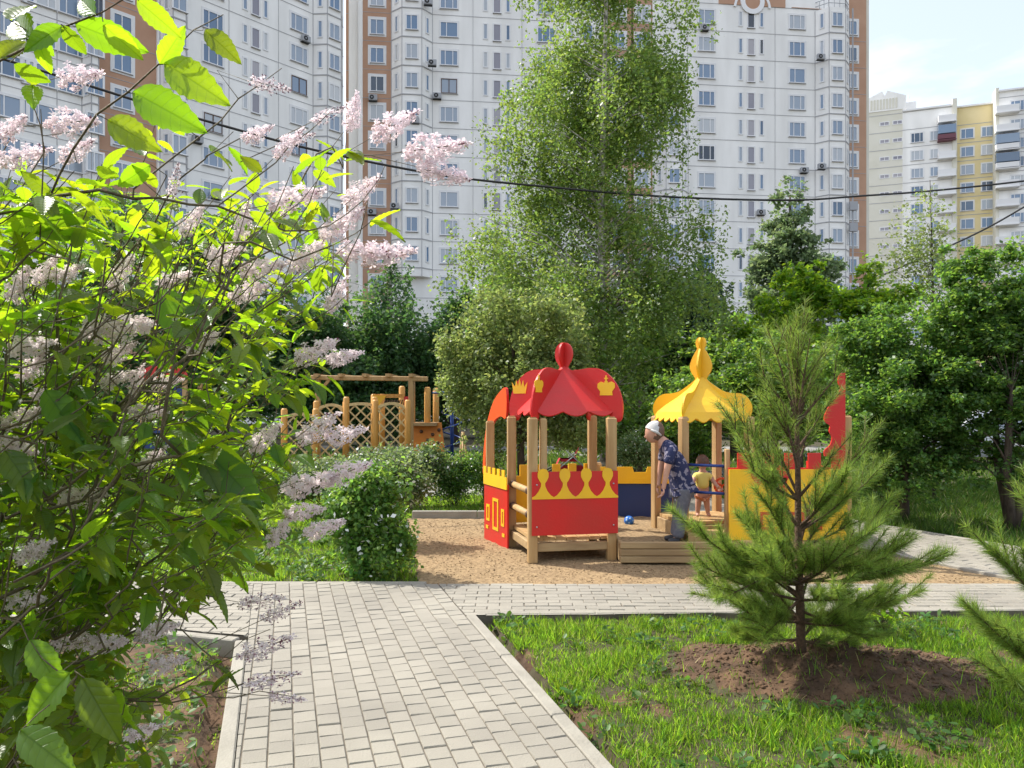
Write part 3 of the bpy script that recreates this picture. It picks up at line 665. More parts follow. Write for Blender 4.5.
# trellis screens
def trellis(x0, x1, ytop, arch, Y, label):
    t = thing('trellis_screen', at((x0+x1)/2, Y, 0), label, 'trellis', 'trellis screens before the climbing tower')
    w = at(x1,Y,0).x-at(x0,Y,0).x; xo = at(x0,Y,0).x; zt = P(0,ytop,Y).z
    top = lambda s: zt+arch*math.sin(PI*s/w)
    b = MB(); z0 = .1; stp = .24; th = .035
    for sg in (1,-1):
        c = -3.0
        while c < w+3:
            # line x = c + sg*t , z = z0 + t, clipped numerically
            pts = []
            for k in range(0, 121):
                tt = k/120*2.2; s = c+sg*tt; z = z0+tt
                if 0 <= s <= w and z <= top(s): pts.append((s, z))
            if len(pts) > 2:
                a, e = pts[0], pts[-1]; yo = Y+(.012 if sg > 0 else -.012)
                b.beam((xo+a[0], yo, a[1]), (xo+e[0], yo, e[1]), .02, th)
            c += stp*1.15
    b.build('lattice', 'lattice', t)
    b = MB(); k = 14
    pts = [(xo+w*i/k, Y, top(w*i/k)) for i in range(k+1)]
    for i in range(k): b.beam(pts[i], pts[i+1], .06, .07)
    b.beam((xo, Y, z0), (xo+w, Y, z0), .06, .07); b.build('frame', 'lattice', t)
    for xx in (xo-.04, xo+w+.04):
        b = MB(); b.tube([(xx,Y,-.1),(xx,Y,zt+.16),(xx,Y,zt+.2)], [.075,.075,.05], 9); b.build('post', 'woodo', t)
trellis(377, 406, 408, .11, 18.6, 'arched trellis screen nearest the orange climbing wall')
trellis(348, 373, 405, .03, 18.7, 'middle arched trellis screen between two round posts')
trellis(318, 344, 409, .10, 18.8, 'arched trellis screen under the left end of the pergola beam')
trellis(286, 314, 417, .07, 17.9, 'low trellis screen half hidden by lilac flowers')
sp_ = thing('spiral_climber', at(452,YT,0), 'blue metal spiral climbing pole beside the orange climbing wall', 'climbing pole')
b = MB(); b.tube([at(452,YT,-.1), P(452,391,YT)], .05, 8); b.build('pole', 'bluemetal', sp_)
b = MB(); c = at(452,YT,0); b.tube([(c.x+.26*math.cos(t), c.y+.26*math.sin(t), .2+t*.078) for t in np.linspace(0, 22, 110)], .022, 6); b.build('spiral', 'bluemetal', sp_)
b = MB(); b.tube([P(432,393,YT), P(456,392,YT)], .03, 6); b.build('top_bar', 'bluemetal', sp_)
tp = thing('tree_stake', at(463,YT-4,0), 'tripod of thin wooden stakes under the willow', 'stakes')
for dx, dy in ((-5,.15),(0,-.2),(6,.15)):
    b = MB(); b.tube([at(463+dx*1.1,YT-4+dy,-.05), P(463+dx*.1,432,YT-4)], .025, 6); b.build('stake', 'wood', tp)
# small play house seen through the lilac
ph = thing('play_hut', at(160,19,0), 'red roofed play hut with dark blue side glimpsed through the lilac', 'play hut')
xa, xb = at(140,19,0).x, at(186,19,0).x; w = xb-xa
b = MB(); b.prism(smooth_poly([(0,2.28),(.1,2.5),(w*.3,2.6),(w*.5,2.5),(w*.7,2.62),(w*.95,2.5),(w,2.28),(w*.5,2.3)], 4), Vector((xa,19,0)), U, (0,0,1), .05)
b.lathe([(.001,2.85),(.07,2.8),(.08,2.7),(.04,2.6),(.03,2.45)], (xa+w*.5,19,0), 10); b.build('roof_board', 'red', ph)
for x in (xa+.05, xb-.05):
    for y in (19.05,20): post(ph, x, y, 0, 2.35, .1)
b = MB(); b.box(((xa+xb)/2,19.02,.6), (w,.04,.8)); b.build('side_panel', 'blue', ph)
b = MB(); b.box(((xa+xb)/2+w*.35,19.05,1.85), (w*.25,.04,.5)); b.build('side_panel', 'blue', ph)
b = MB(); b.box(((xa+xb)/2,19.5,.9), (w,1.0,.06)); b.build('deck', 'woodh', ph)
# strollers
def stroller(px, Y, label, hood, seat, s=1.0, face=1):
    t = thing('stroller', at(px, Y, 0), label, 'stroller', 'strollers parked behind the playhouse'); o = at(px, Y, 0)
    q = lambda x, y, z: (o.x+x*s*face, o.y+y*s, z*s)
    b = MB()
    for y in (-.24,.24):
        b.tube([q(.45,y,.12), q(-.15,y,.62), q(-.55,y,1.02)], .014, 6); b.tube([q(-.42,y,.12), q(.12,y,.62)], .014, 6)
    b.tube([q(-.55,-.24,1.02), q(-.55,.24,1.02)], .018, 6); b.build('frame', 'metal', t)
    b = MB(); b.add([q(-.22,-.2,.95),q(-.22,.2,.95),q(-.05,.2,.45),q(-.05,-.2,.45),q(.28,.2,.45),q(.28,-.2,.45),q(.4,.2,.2),q(.4,-.2,.2)], [(0,1,2,3),(3,2,4,5),(5,4,6,7)])
    b.box(q(.08,0,.42), (.36*s,.4*s,.06*s)); b.box(q(0,0,.22), (.5*s,.36*s,.14*s)); b.build('seat', seat, t)
    b = MB(); vs = []; n1, n2 = 9, 9
    for i in range(n1):
        th = PI*.05+i/(n1-1)*PI*.62
        for j in range(n2): ph_ = -1+2*j/(n2-1); vs.append(q(-.20+.36*math.cos(PI-th)*math.sqrt(1-.25*ph_**2)+.05, .23*ph_, .78+.33*math.sin(th)*math.sqrt(1-.3*ph_**2)))
    b.add(vs, [(i*n2+j, i*n2+j+1, (i+1)*n2+j+1, (i+1)*n2+j) for i in range(n1-1) for j in range(n2-1)], 0, True); b.build('hood', hood, t)
    for x in (-.42,.45):
        for y in (-.26,.26):
            b = MB(); r = .11*s; c = Vector(q(x,y,.11))
            for k in range(14): a0_, a1_ = 2*PI*k/14, 2*PI*(k+1)/14; b.tube([c+Vector((math.cos(a0_)*r,0,math.sin(a0_)*r)), c+Vector((math.cos(a1_)*r,0,math.sin(a1_)*r))], .018, 5, cap=False)
            b.tube([c-Vector((r,0,0)), c+Vector((r,0,0))], .008, 4); b.tube([c-Vector((0,0,r)), c+Vector((0,0,r))], .008, 4); b.build('wheel', 'black', t)
M['navy'] = mat('navy_cloth', (.02,.025,.06), .85, (.10,.11,.16), 8); M['redcloth'] = mat('red_cloth', (.45,.015,.03), .8)
M['palecloth'] = mat('pale_cloth', (.62,.66,.68), .85)
stroller(572, 17.0, 'dark hooded stroller with red seat seen between the playhouse posts', 'navy', 'redcloth', 1.0, -1)
stroller(606, 17.6, 'stroller with bright red hood behind the right playhouse post', 'redcloth', 'navy', 1.1, 1)
stroller(706, 15.5, 'pale hooded stroller behind the yellow turret', 'palecloth', 'palecloth', 1.0, 1)
# ================================================================ parked cars behind the right trees
def car(px, Y, label, paint, rz):
    o = at(px, Y, 0); t = thing('parked_car', o, label, 'car', 'cars parked behind the right trees'); R = Matrix.Rotation(rz, 3, 'Z')
    def fin_(b, name, m, parent=t):
        b.v = [tuple(R @ (Vector(v))+Vector((o.x,o.y,0))) for v in b.v]; ob = b.build(name, m, parent, off=o); return ob
    prof = smooth_poly([(-2.1,.35),(-2.12,.75),(-1.85,.92),(-1.0,1.0),(-.4,1.42),(.7,1.46),(1.45,1.05),(2.0,.95),(2.12,.7),(2.1,.35),(1.6,.25),(0,.22),(-1.6,.25)], 4)
    b = MB(); b.prism(prof, (0,0,0), (1,0,0), (0,0,1), 1.5); k = len(prof)
    cen = (0,.7)
    for sy in (-1,1):
        vs = [(x, sy*.75, z) for x, z in prof]+[(x*.96, sy*.84, cen[1]+(z-cen[1])*.72) for x, z in prof]
        b.add(vs, [(i, (i+1) % k, (i+1) % k+k, i+k) for i in range(k)]+[tuple(range(k, 2*k))], 0, True)
    fin_(b, 'body', paint)
    b = MB()
    for sy in (-1,1): b.prism([(-.85,1.0),(-.35,1.34),(.65,1.37),(1.15,1.03)], (0,sy*.80,0), (1,0,0), (0,0,1), .09)
    fin_(b, 'side_window', 'glass')
    b = MB(); b.add([(-1.05,-.62,1.02),(-1.05,.62,1.02),(-.45,.55,1.41),(-.45,-.55,1.41),(1.4,-.62,1.1),(1.4,.62,1.1),(.78,.55,1.46),(.78,-.55,1.46)], [(0,1,2,3),(4,5,6,7)]); fin_(b, 'windscreen', 'glass')
    for x in (-1.3,1.3):
        for sy in (-1,1):
            b = MB(); b.tube([(x,sy*.68,.32),(x,sy*.87,.32)], .32, 16); w_ = fin_(b, 'wheel', 'black')
            b = MB(); b.tube([(x,sy*.86,.32),(x,sy*.885,.32)], .19, 10); r_ = fin_(b, 'rim', 'steel', w_)
    for sy in (-1,1):
        b = MB(); b.box((-2.08,sy*.6,.7), (.1,.3,.14), bev=.02); fin_(b, 'headlight', 'frame')
M['carw'] = mat('white_paint', (.62,.64,.66), .25, coat=.6); M['carg'] = mat('silver_paint', (.25,.27,.30), .25, coat=.6)
car(972, 21.5, 'white parked car mostly hidden by the branches at right', 'carw', .12)
car(1085, 20.5, 'silver parked car mostly hidden behind the dark apple tree trunk', 'carg', .15)
# ================================================================ people
def skin_mesh(name, joints, edges, m, parent, sub=2, root=0, mats=None, post=None):
    me = bpy.data.meshes.new(name); me.from_pydata([j[0] for j in joints], edges, [])
    o = bpy.data.objects.new(name, me); C.objects.link(o)
    md = o.modifiers.new('s', 'SKIN'); md.use_smooth_shade = True; md.branch_smoothing = .3
    for i, v in enumerate(me.skin_vertices[0].data):
        r = joints[i][1]; v.radius = r if isinstance(r, tuple) else (r, r); v.use_root = (i == root)
    sb = o.modifiers.new('u', 'SUBSURF'); sb.levels = sub; sb.render_levels = sub
    dg = bpy.context.evaluated_depsgraph_get(); me2 = bpy.data.meshes.new_from_object(o.evaluated_get(dg)); me2.name = name
    C.objects.unlink(o); bpy.data.objects.remove(o)
    if post: post(me2)
    me2.materials.clear()
    for k in (mats or [m]): me2.materials.append(M[k])
    off = parent.location
    for v in me2.vertices: v.co -= off
    for p_ in me2.polygons: p_.use_smooth = True
    ob = bpy.data.objects.new(name, me2); C.objects.link(ob); ob.parent = parent; return ob
M['skin'] = mat('skin', (.55,.30,.21), .55, (.48,.25,.17), 12); M['grey_trouser'] = mat('grey_trousers', (.10,.10,.125), .9, (.14,.14,.165), 30, .3, 60)
M['print'] = mat('navy_print_shirt', (.015,.02,.07), .85, (.22,.20,.26), 22, .2, 40, detail=2)
M['print'].node_tree.nodes['Color Ramp'].color_ramp.elements[0].position = .53; M['print'].node_tree.nodes['Color Ramp'].color_ramp.elements[1].position = .58
M['yshirt'] = mat('yellow_shirt', (.72,.62,.16), .85); M['scarf'] = mat('white_headscarf', (.50,.49,.47), .8, bump=.3, bscale=60)
M['hairb'] = mat('brown_hair', (.10,.055,.035), .7, (.16,.09,.06), 60, stretch=(1,1,.2)); M['shorts'] = mat('orange_shorts', (.50,.20,.10), .85); M['shoe'] = mat('dark_shoe', (.03,.03,.035), .6)
M['eye'] = mat('eye_dark', (.02,.015,.012), .3)
YW = 8.32; k_ = YW/FP
def W_(px, py, dy=0): q = P(px, py, YW); return Vector((q.x, q.y+dy, q.z))
M['lip'] = mat('lips', (.36,.12,.10), .5)
wm = thing('person', Vector((at(672,YW,0).x, YW, .2)), 'adult in navy patterned shirt and grey trousers bending forward at the sandbox edge', 'person')
hip = W_(681,481); 
J = [(hip,(.12,.10)), (W_(677,466),(.125,.10)), (W_(671,452),(.135,.10)), (W_(664,442.5),(.085,.075)), (W_(659.5,438),(.052,.052)),
     (W_(657,435.5),(.055,.055)), (W_(655,433),(.05,.05)), (W_(654,431),(.04,.04)),
     (W_(682,488,-.07),(.085,.085)), (W_(678,511,-.075),(.055,.058)), (W_(677,532,-.08),(.03,.03)), (W_(672,539,-.08),(.016,.02)),
     (W_(682,488,.07),(.085,.085)), (W_(680,511,.08),(.055,.058)), (W_(678,532,.10),(.03,.03)), (W_(673,539,.10),(.016,.02)),
     (W_(668,450,-.15),(.055,.055)), (W_(664,467,-.17),(.038,.038)), (W_(661,483,-.17),(.026,.026)), (W_(660,488,-.17),(.024,.03)),
     (W_(668,450,.15),(.055,.055)), (W_(664,467,.17),(.038,.038)), (W_(662,483,.16),(.026,.026)), (W_(661,488,.16),(.024,.03))]
Ed = [(0,1),(1,2),(2,3),(3,4),(4,5),(5,6),(6,7),(0,8),(8,9),(9,10),(10,11),(0,12),(12,13),(13,14),(14,15),(3,16),(16,17),(17,18),(18,19),(3,20),(20,21),(21,22),(22,23)]
def egg(c, ax, rot=0.0, keep=None, n=14, inflate=1.0):
    V = []; F = []; c = Vector(c); R = Matrix.Rotation(rot, 3, 'Y')
    D_ = [[Vector((math.sin(a)*math.cos(t), math.sin(a)*math.sin(t), math.cos(a))) for t in np.linspace(0, 2*PI, 2*n+1)[:-1]] for a in np.linspace(.02, PI-.02, n)]
    for row in D_:
        for d in row: V.append(c+R @ Vector((d.x*ax[0]*inflate*(1-.10*max(0,-d.z)), d.y*ax[1]*inflate*(1-.22*max(0,-d.z)), d.z*ax[2]*inflate)))
    m = 2*n
    for i in range(n-1):
        for k in range(m):
            dm = (D_[i][k]+D_[i+1][(k+1) % m])/2
            if keep is None or keep(dm): F.append((i*m+k, i*m+(k+1) % m, (i+1)*m+(k+1) % m, (i+1)*m+k))
    return V, F
def add_head(c, ax, rot):
    def f(me):
        bm = bmesh.new(); bm.from_mesh(me); V, F = egg(c, ax, rot); vs = [bm.verts.new(v) for v in V]
        for q in F: bm.faces.new([vs[i] for i in q])
        bm.to_mesh(me); bm.free()
    return f
HC = W_(654,432.3); HA = (.098,.082,.118); HR = .35
body = skin_mesh('body', J, Ed, 'skin', wm, post=add_head(HC, HA, HR))
def finger_set(b, base, d, side, s):
    d = Vector(d).normalized(); side = Vector(side).normalized()
    for i, L_ in enumerate((.85,1.0,.95,.75)):
        o_ = base+side*((i-1.5)*.018*s); cur = d.cross(side)*.3
        b.tube([o_, o_+d*.035*L_*s, o_+(d+cur).normalized()*.062*L_*s, o_+(d+cur*2.2).normalized()*.083*L_*s], [.010*s,.0095*s,.0085*s,.006*s], 6)
    o_ = base-d*.03*s+side*.03*s; b.tube([o_, o_+(side+d*.6).normalized()*.035*s, o_+(side*.5+d).normalized()*.06*s], [.011*s,.010*s,.008*s], 6)
b = MB(); finger_set(b, W_(659.5,490,-.17), (-.15,0,-1), (0,-1,0), 1); finger_set(b, W_(660.5,490,.16), (-.15,0,-1), (0,1,0), 1)
b.build('fingers', 'skin', wm)
# face: nose, eyes, ears
hd = HC; b = MB()
fd = Vector((-.93,0,-.36)).normalized()
b.tube([hd+fd*.088+Vector((0,0,.01)), hd+fd*.103-Vector((.0,0,.012)), hd+fd*.095-Vector((0,0,.028))], [.006,.012,.008], 6)
b.build('nose', 'skin', wm)
b = MB()
for y in (-.03,.03): b.lathe([(.001,.009),(.008,.004),(.008,-.004),(.001,-.009)], hd+fd*.088+Vector((.008,y,.02)), 6)
b.build('eye', 'eye', wm)
def shell(name, J2, E2, m, parent, sub=2): return skin_mesh(name, J2, E2, m, parent, sub)
shirt = [(W_(680.5,479.5),(.150,.135)), (W_(677,466),(.15,.125)), (W_(671,452.5),(.158,.125)), (W_(665,443),(.115,.105)), (W_(660,438),(.068,.068)),
         (W_(668,450.5,-.155),(.072,.072)), (W_(665,464,-.175),(.058,.058)), (W_(668,450.5,.155),(.072,.072)), (W_(665,464,.175),(.058,.058)), (W_(682,485),(.14,.125))]
shell('shirt', shirt, [(0,1),(1,2),(2,3),(3,4),(3,5),(5,6),(3,7),(7,8),(0,9)], 'print', wm)
tr = [(W_(681.5,482),(.135,.115)), (W_(682.5,492,-.075),(.10,.098)), (W_(679,511,-.075),(.075,.075)), (W_(677,531,-.08),(.068,.066)), (W_(676,538,-.08),(.07,.066)),
      (W_(683,492,.08),(.10,.098)), (W_(681,511,.08),(.075,.075)), (W_(678.5,531,.10),(.068,.066)), (W_(677.5,538,.10),(.07,.066))]
shell('trousers', tr, [(0,1),(1,2),(2,3),(3,4),(0,5),(5,6),(6,7),(7,8)], 'grey_trouser', wm)
for dy in (-.08,.10):
    shell('shoe', [(W_(679,538.6,dy),(.045,.042)), (W_(673,539.2,dy),(.044,.036)), (W_(666,540.0,dy),(.036,.026))], [(0,1),(1,2)], 'shoe', wm)
V, F = egg(HC, HA, HR, lambda d: d.z > .18 and d.x < .35, inflate=1.10); b = MB(); b.add(V, F, 0, True); b.build('headscarf', 'scarf', wm)
b = MB(); b.tube([HC+Vector((-.05,-.088,.03)), HC+Vector((.02,-.095,.0)), HC+Vector((.06,-.07,-.03))], [.012,.016,.012], 6); b.build('scarf_knot', 'scarf', wm)
V, F = egg(HC+Vector((.004,0,0)), HA, HR, lambda d: (d.x > .05 and d.z > -.62) or (d.z > .5 and d.x > -.2), inflate=1.09); b = MB(); b.add(V, F, 0, True); b.build('hair', 'hairb', wm)
b = MB()
for y in (-.078,.078): b.lathe([(.001,.022),(.012,.012),(.012,-.012),(.001,-.022)], HC+Vector((.005,y,-.02)), 7)
b.build('ear', 'skin', wm)
b = MB(); b.tube([HC+fd*.088+Vector((.012,-.024,-.05)), HC+fd*.094+Vector((.010,0,-.05)), HC+fd*.088+Vector((.012,.024,-.05))], [.003,.005,.003], 5); b.build('mouth', 'lip', wm)
# toddler on the deck, back to the camera
YC = 8.72
def K_(px, py, dy=0): q = P(px, py, YC); return Vector((q.x, q.y+dy, q.z))
KC = K_(702.5,462); KA = (.068,.074,.082)
M['lip'] = mat('lips', (.36,.12,.10), .5)
ch = thing('person', Vector((at(702,YC,0).x, YC, .35)), 'toddler in yellow shirt holding the blue rail inside the yellow turret', 'person')
J = [(K_(702.5,492),(.062,.055)), (K_(702.5,483),(.065,.055)), (K_(702.5,476),(.062,.05)), (K_(702.5,470.5),(.035,.033)), (K_(702.5,467),(.04,.04)), (K_(702.5,464),(.04,.04)), (K_(702.5,461),(.03,.03)),
     (K_(699,497),(.045,.045)), (K_(698,506),(.033,.033)), (K_(697.5,514),(.024,.024)), (K_(697,515.5,-.045),(.018,.018)),
     (K_(706,497),(.045,.045)), (K_(707,506),(.033,.033)), (K_(708,514),(.024,.024)), (K_(709,515.5,-.045),(.018,.018)),
     (K_(695.5,475),(.032,.032)), (K_(692,482,-.05),(.025,.025)), (K_(689,487,-.12),(.019,.019)),
     (K_(709.5,475),(.032,.032)), (K_(713,482,-.05),(.025,.025)), (K_(716,487,-.12),(.019,.019))]
skin_mesh('body', J, [(0,1),(1,2),(2,3),(3,4),(4,5),(5,6),(0,7),(7,8),(8,9),(9,10),(0,11),(11,12),(12,13),(13,14),(2,15),(15,16),(16,17),(2,18),(18,19),(19,20)], 'skin', ch, post=add_head(KC, KA, 0))
b = MB(); finger_set(b, K_(688.5,488,-.14), (-.2,-.7,-.5), (-1,0,0), .6); finger_set(b, K_(716.5,488,-.14), (.2,-.7,-.5), (1,0,0), .6); b.build('fingers', 'skin', ch)
shell('shirt', [(K_(702.5,490),(.088,.078)), (K_(702.5,482),(.082,.072)), (K_(702.5,476),(.078,.065)), (K_(702.5,472.5),(.05,.045)), (K_(695.5,475.2),(.044,.044)), (K_(693,480,-.03),(.038,.038)), (K_(709.5,475.2),(.044,.044)), (K_(712,480,-.03),(.038,.038))], [(0,1),(1,2),(2,3),(2,4),(4,5),(2,6),(6,7)], 'yshirt', ch)
shell('shorts', [(K_(702.5,492.5),(.075,.068)), (K_(699,497),(.055,.055)), (K_(698.5,500),(.05,.05)), (K_(706,497),(.055,.055)), (K_(706.5,500),(.05,.05))], [(0,1),(1,2),(0,3),(3,4)], 'shorts', ch)
V, F = egg(KC, KA, 0, lambda d: (d.y < .25 and d.z > -.45) or d.z > .3, inflate=1.07); b = MB(); b.add(V, F, 0, True); b.build('hair', 'hairb', ch)
b = MB()
for x in (-.066,.066): b.lathe([(.001,.015),(.009,.008),(.009,-.008),(.001,-.015)], KC+Vector((x,0,-.012)), 7)
b.build('ear', 'skin', ch)
# ================================================================ apartment buildings
def winmesh(name, w, h, lights, glass='glass', fr='frame', surround=.12, sill=True):
    """wall window in local space: x across, z up, front towards -y, wall plane at y=0"""
    b = MB(); s = surround
    b.box((0,-.02,h/2+s/2), (w+2*s,.05,s), 2); b.box((0,-.02,-h/2-s/2), (w+2*s,.05,s), 2)
    for q in (-1,1): b.box((q*(w/2+s/2),-.02,0), (s,.05,h), 2)
    f = .07
    b.box((0,-.035,h/2-f/2), (w,.05,f), 0); b.box((0,-.035,-h/2+f/2), (w,.05,f), 0)
    tot = sum(lights); x = -w/2; cuts = []
    for i, l in enumerate(lights):
        cuts.append(x); x += w*l/tot
    cuts.append(w/2)
    for i, c in enumerate(cuts):
        c2 = max(-w/2+f/2, min(w/2-f/2, c)); b.box((c2,-.035,0), (f if 0 < i < len(cuts)-1 else f, .05, h-2*f), 0)
    b.add([(-w/2,-.012,-h/2),(w/2,-.012,-h/2),(w/2,-.012,h/2),(-w/2,-.012,h/2)], [(0,1,2,3)], 1)
    if sill: b.box((0,-.09,-h/2-.05), (w+.1,.14,.04), 3)
    me = bpy.data.meshes.new(name); me.from_pydata(b.v, [], b.f)
    for k in (fr, glass, 'trim', 'seam'): me.materials.append(M[k])
    me.polygons.foreach_set('material_index', b.m); me.update(); return me
WM = {'wide': winmesh('window', 1.75, 1.5, (1,1.5,1)), 'wide2': winmesh('window', 1.75, 1.5, (.9,1.6)), 'mid': winmesh('window', 1.35, 1.5, (1,1.2), surround=.22),
      'bay': winmesh('bay_window', 1.15, 1.45, (1,1.3), surround=.08), 'slim': winmesh('narrow_window', .42, 1.55, (1,), surround=.05, sill=False),
      'stair': winmesh('stair_window', .78, 1.7, (1,), 'sglass', surround=.06), 'dark': winmesh('window', 1.6, 1.45, (1,1), 'glass', 'dframe'), 'strip': winmesh('corridor_window', 1.35, .6, (1,1), 'sglass', surround=.05, sill=False)}
def acmesh():
    b = MB(); b.box((0,-.3,0), (.85,.34,.55), 0, bev=.03); c = Vector((-.1,-.475,0)); b.tube([c, c+Vector((0,-.015,0))], .22, 14, 1); b.tube([c+Vector((0,-.015,0)), c+Vector((0,-.03,0))], .07, 8, 0)
    b.box((0,-.14,-.3), (.8,.3,.04), 1)
    me = bpy.data.meshes.new('air_conditioner'); me.from_pydata(b.v, [], b.f)
    for k in ('metal', 'black'): me.materials.append(M[k])
    me.polygons.foreach_set('material_index', b.m); me.update(); return me
ACM = acmesh()
class Facade:
    def __init__(s, root, P0, d):          # P0: point (x,y) on the wall, d: direction (to the viewer's right)
        s.r = root; s.p = Vector((P0[0], P0[1], 0)); s.d = Vector((d[0], d[1], 0)).normalized(); s.n = Vector((s.d.y, -s.d.x, 0)); s.a = math.atan2(s.d.y, s.d.x); s.cnt = {}; s.rest = {}
    def u(s, px):                           # picture column -> distance along the wall
        r = Vector(((px-512)/FP, 1, 0)); # p + d u = r t
        det = s.d.x*(-r.y)+r.x*s.d.y; return ((-s.p.x)*(-r.y)-(-r.x)*(-s.p.y))/det
    def at(s, u, z=0, out=0): q = s.p+s.d*u+s.n*out; return Vector((q.x, q.y, z))
    def slab(s, name, u0, u1, z0, z1, m, out=0, th=.3, parent=None):
        b = MB(); c = s.at((u0+u1)/2, (z0+z1)/2, out-th/2); b.box(c, (u1-u0, th, z1-z0), rot=s.a); return b.build(name, m, parent or s.r)
    def put(s, me, u, z, out=0, name=None, rz=0):
        k = me.name.split('.')[0]; s.cnt[k] = s.cnt.get(k, 0)+1
        loc = s.at(u, z, out)
        if s.cnt[k] > 98: s.rest.setdefault(k, []).append((me, loc, s.a+rz)); return
        o = bpy.data.objects.new(name or k, me); C.objects.link(o); o.parent = s.r; o.location = loc-s.r.location; o.rotation_euler = (0,0,s.a+rz); return o
    def seams(s, lines, parent=None, w=.055):
        b = MB()
        for (u0, z0, u1, z1, out) in lines: b.beam(s.at(u0, z0, out+.012), s.at(u1, z1, out+.012), w*.5, w)
        return b.build('panel_joint', 'seam', parent or s.r)
FL_ = [2.3+2.8*k for k in range(15)]
def vis(f, u, z):
    q = f.at(u, z); y = HY-(z-H)*FP/q.y; x = 512+q.x*FP/q.y; return -25 < y < 345 and -40 < x < 1070
def bay(f, ua, ub, dep, z0, z1, slimside=True, win='bay', railing=False):
    """three-sided bay: part 'bay' with windows on its faces"""
    w = ub-ua; c = dep; pl = [(ua,0),(ua+w*.26,c),(ub-w*.26,c),(ub,0)]
    b = MB(); V = [f.at(u, z, o) for z in (z0, z1) for u, o in pl]; b.add(V, [(0,1,5,4),(1,2,6,5),(2,3,7,6),(4,5,6,7),(3,2,1,0)]); b.build('bay', 'wall', f.r)
    b = MB()
    for z in [z-1.4 for z in FL_]+[FL_[-1]+1.4]:
        if z0-.1 < z < z1+.1:
            for i in range(3): b.beam(f.at(pl[i][0], z, pl[i][1]+.03), f.at(pl[i+1][0], z, pl[i+1][1]+.03), .06, .10)
    for u, o in pl: b.beam(f.at(u, z0, o+.01), f.at(u, z1, o+.01), .06, .06)
    b.build('bay_joint', 'seam', f.r)
    for z in FL_:
        if z0+1 < z < z1 and vis(f, (ua+ub)/2, z):
            f.put(WM['bay'], (ua+ub)/2, z, c+.01)
            if slimside:
                ang = math.atan2(c, w*.26)
                f.put(WM["slim"], ua+w*.13, z, c/2+.01, rz=-ang)
                f.put(WM['slim'], ub-w*.13, z, c/2+.01, rz=ang)
    if railing:
        b = MB()
        for zz in (.45,.9):
            for i in range(3): b.beam(f.at(pl[i][0], z1+zz, pl[i][1]-.05), f.at(pl[i+1][0], z1+zz, pl[i+1][1]-.05), .05, .05)
        for i in range(3):
            for t in (0,.33,.66,1): q = f.at(lerp(pl[i][0], pl[i+1][0], t), z1, lerp(pl[i][1], pl[i+1][1], t)-.05); b.beam(q, q+Vector((0,0,.9)), .04, .04)
        b.build('roof_railing', 'metal', f.r)
ZT = 42.75
# --- right block and centre block share one wall line
dirC = (30.2,3.5)
def block(name, label, pxs, anchor, d, spec, ztop=ZT, depth=13):
    root = thing(name, (0,0,0), label, 'apartment building'); f = Facade(root, anchor, d)
    u0, u1 = f.u(pxs[0]), f.u(pxs[1]); m = f.at((u0+u1)/2); root.location = m
    return root, f, u0, u1
def flush(f):
    for k, L_ in f.rest.items():
        V = []; Fc = []; mi = []; me0 = L_[0][0]; mats = [m.name for m in me0.materials]
        for me, loc, rz in L_:
            R = Matrix.Rotation(rz, 3, 'Z'); o = len(V)
            V += [R @ v.co+loc-f.r.location for v in me.vertices]
            for p in me.polygons: Fc.append(tuple(i+o for i in p.vertices)); mi.append(p.material_index)
        me = bpy.data.meshes.new(k); me.from_pydata([tuple(v) for v in V], [], Fc)
        for m in me0.materials: me.materials.append(m)
        me.polygons.foreach_set('material_index', mi); ob = bpy.data.objects.new(k, me); C.objects.link(ob); ob.parent = f.r; ob['kind'] = 'stuff'
def floor_seams(f, ua, ub, out=0, z0=0, z1=ZT, verts=()):
    L_ = [(ua, z-1.4, ub, z-1.4, out) for z in FL_+[FL_[-1]+2.8] if z0 < z-1.4 < z1+.2]
    L_ += [(u, z0, u, z1, out) for u in verts]; f.seams(L_)
def section(f, ua, ub, px, zt, bays, wide, trip, seamv, arch=None):
    f.slab('wall', ua, ub, -1, zt, 'wall')
    floor_seams(f, ua, ub, z1=zt, verts=[f.u(x) for x in seamv])
    for z in FL_:
        for x in wide:
            if vis(f, f.u(x), z): f.put(WM['wide' if random.random() < .7 else 'wide2'] if random.random() > .08 else WM['dark'], f.u(x), z)
        for x in trip:
            if vis(f, f.u(x[1]), z):
                f.put(WM['slim'], f.u(x[0]), z); f.put(WM['stair'], f.u(x[1]), z-.05); f.put(WM['slim'], f.u(x[2]), z)
    for (xa, xb, z0, z1, rail) in bays: bay(f, f.u(xa), f.u(xb), 1.05, z0, z1, True, railing=rail)
def brown(f, xa, xb, winx, out, zt=ZT+3, m='brick'):
    f.slab('brown_wall', f.u(xa), f.u(xb), -1, zt, m, out=out)
    f.seams([(f.u(xa), z-1.4, f.u(xb), z-1.4, out) for z in FL_[::1]], w=.04)
    if winx:
        for z in FL_:
            if vis(f, f.u(winx), z): f.put(WM['mid'], f.u(winx), z, out+.0)
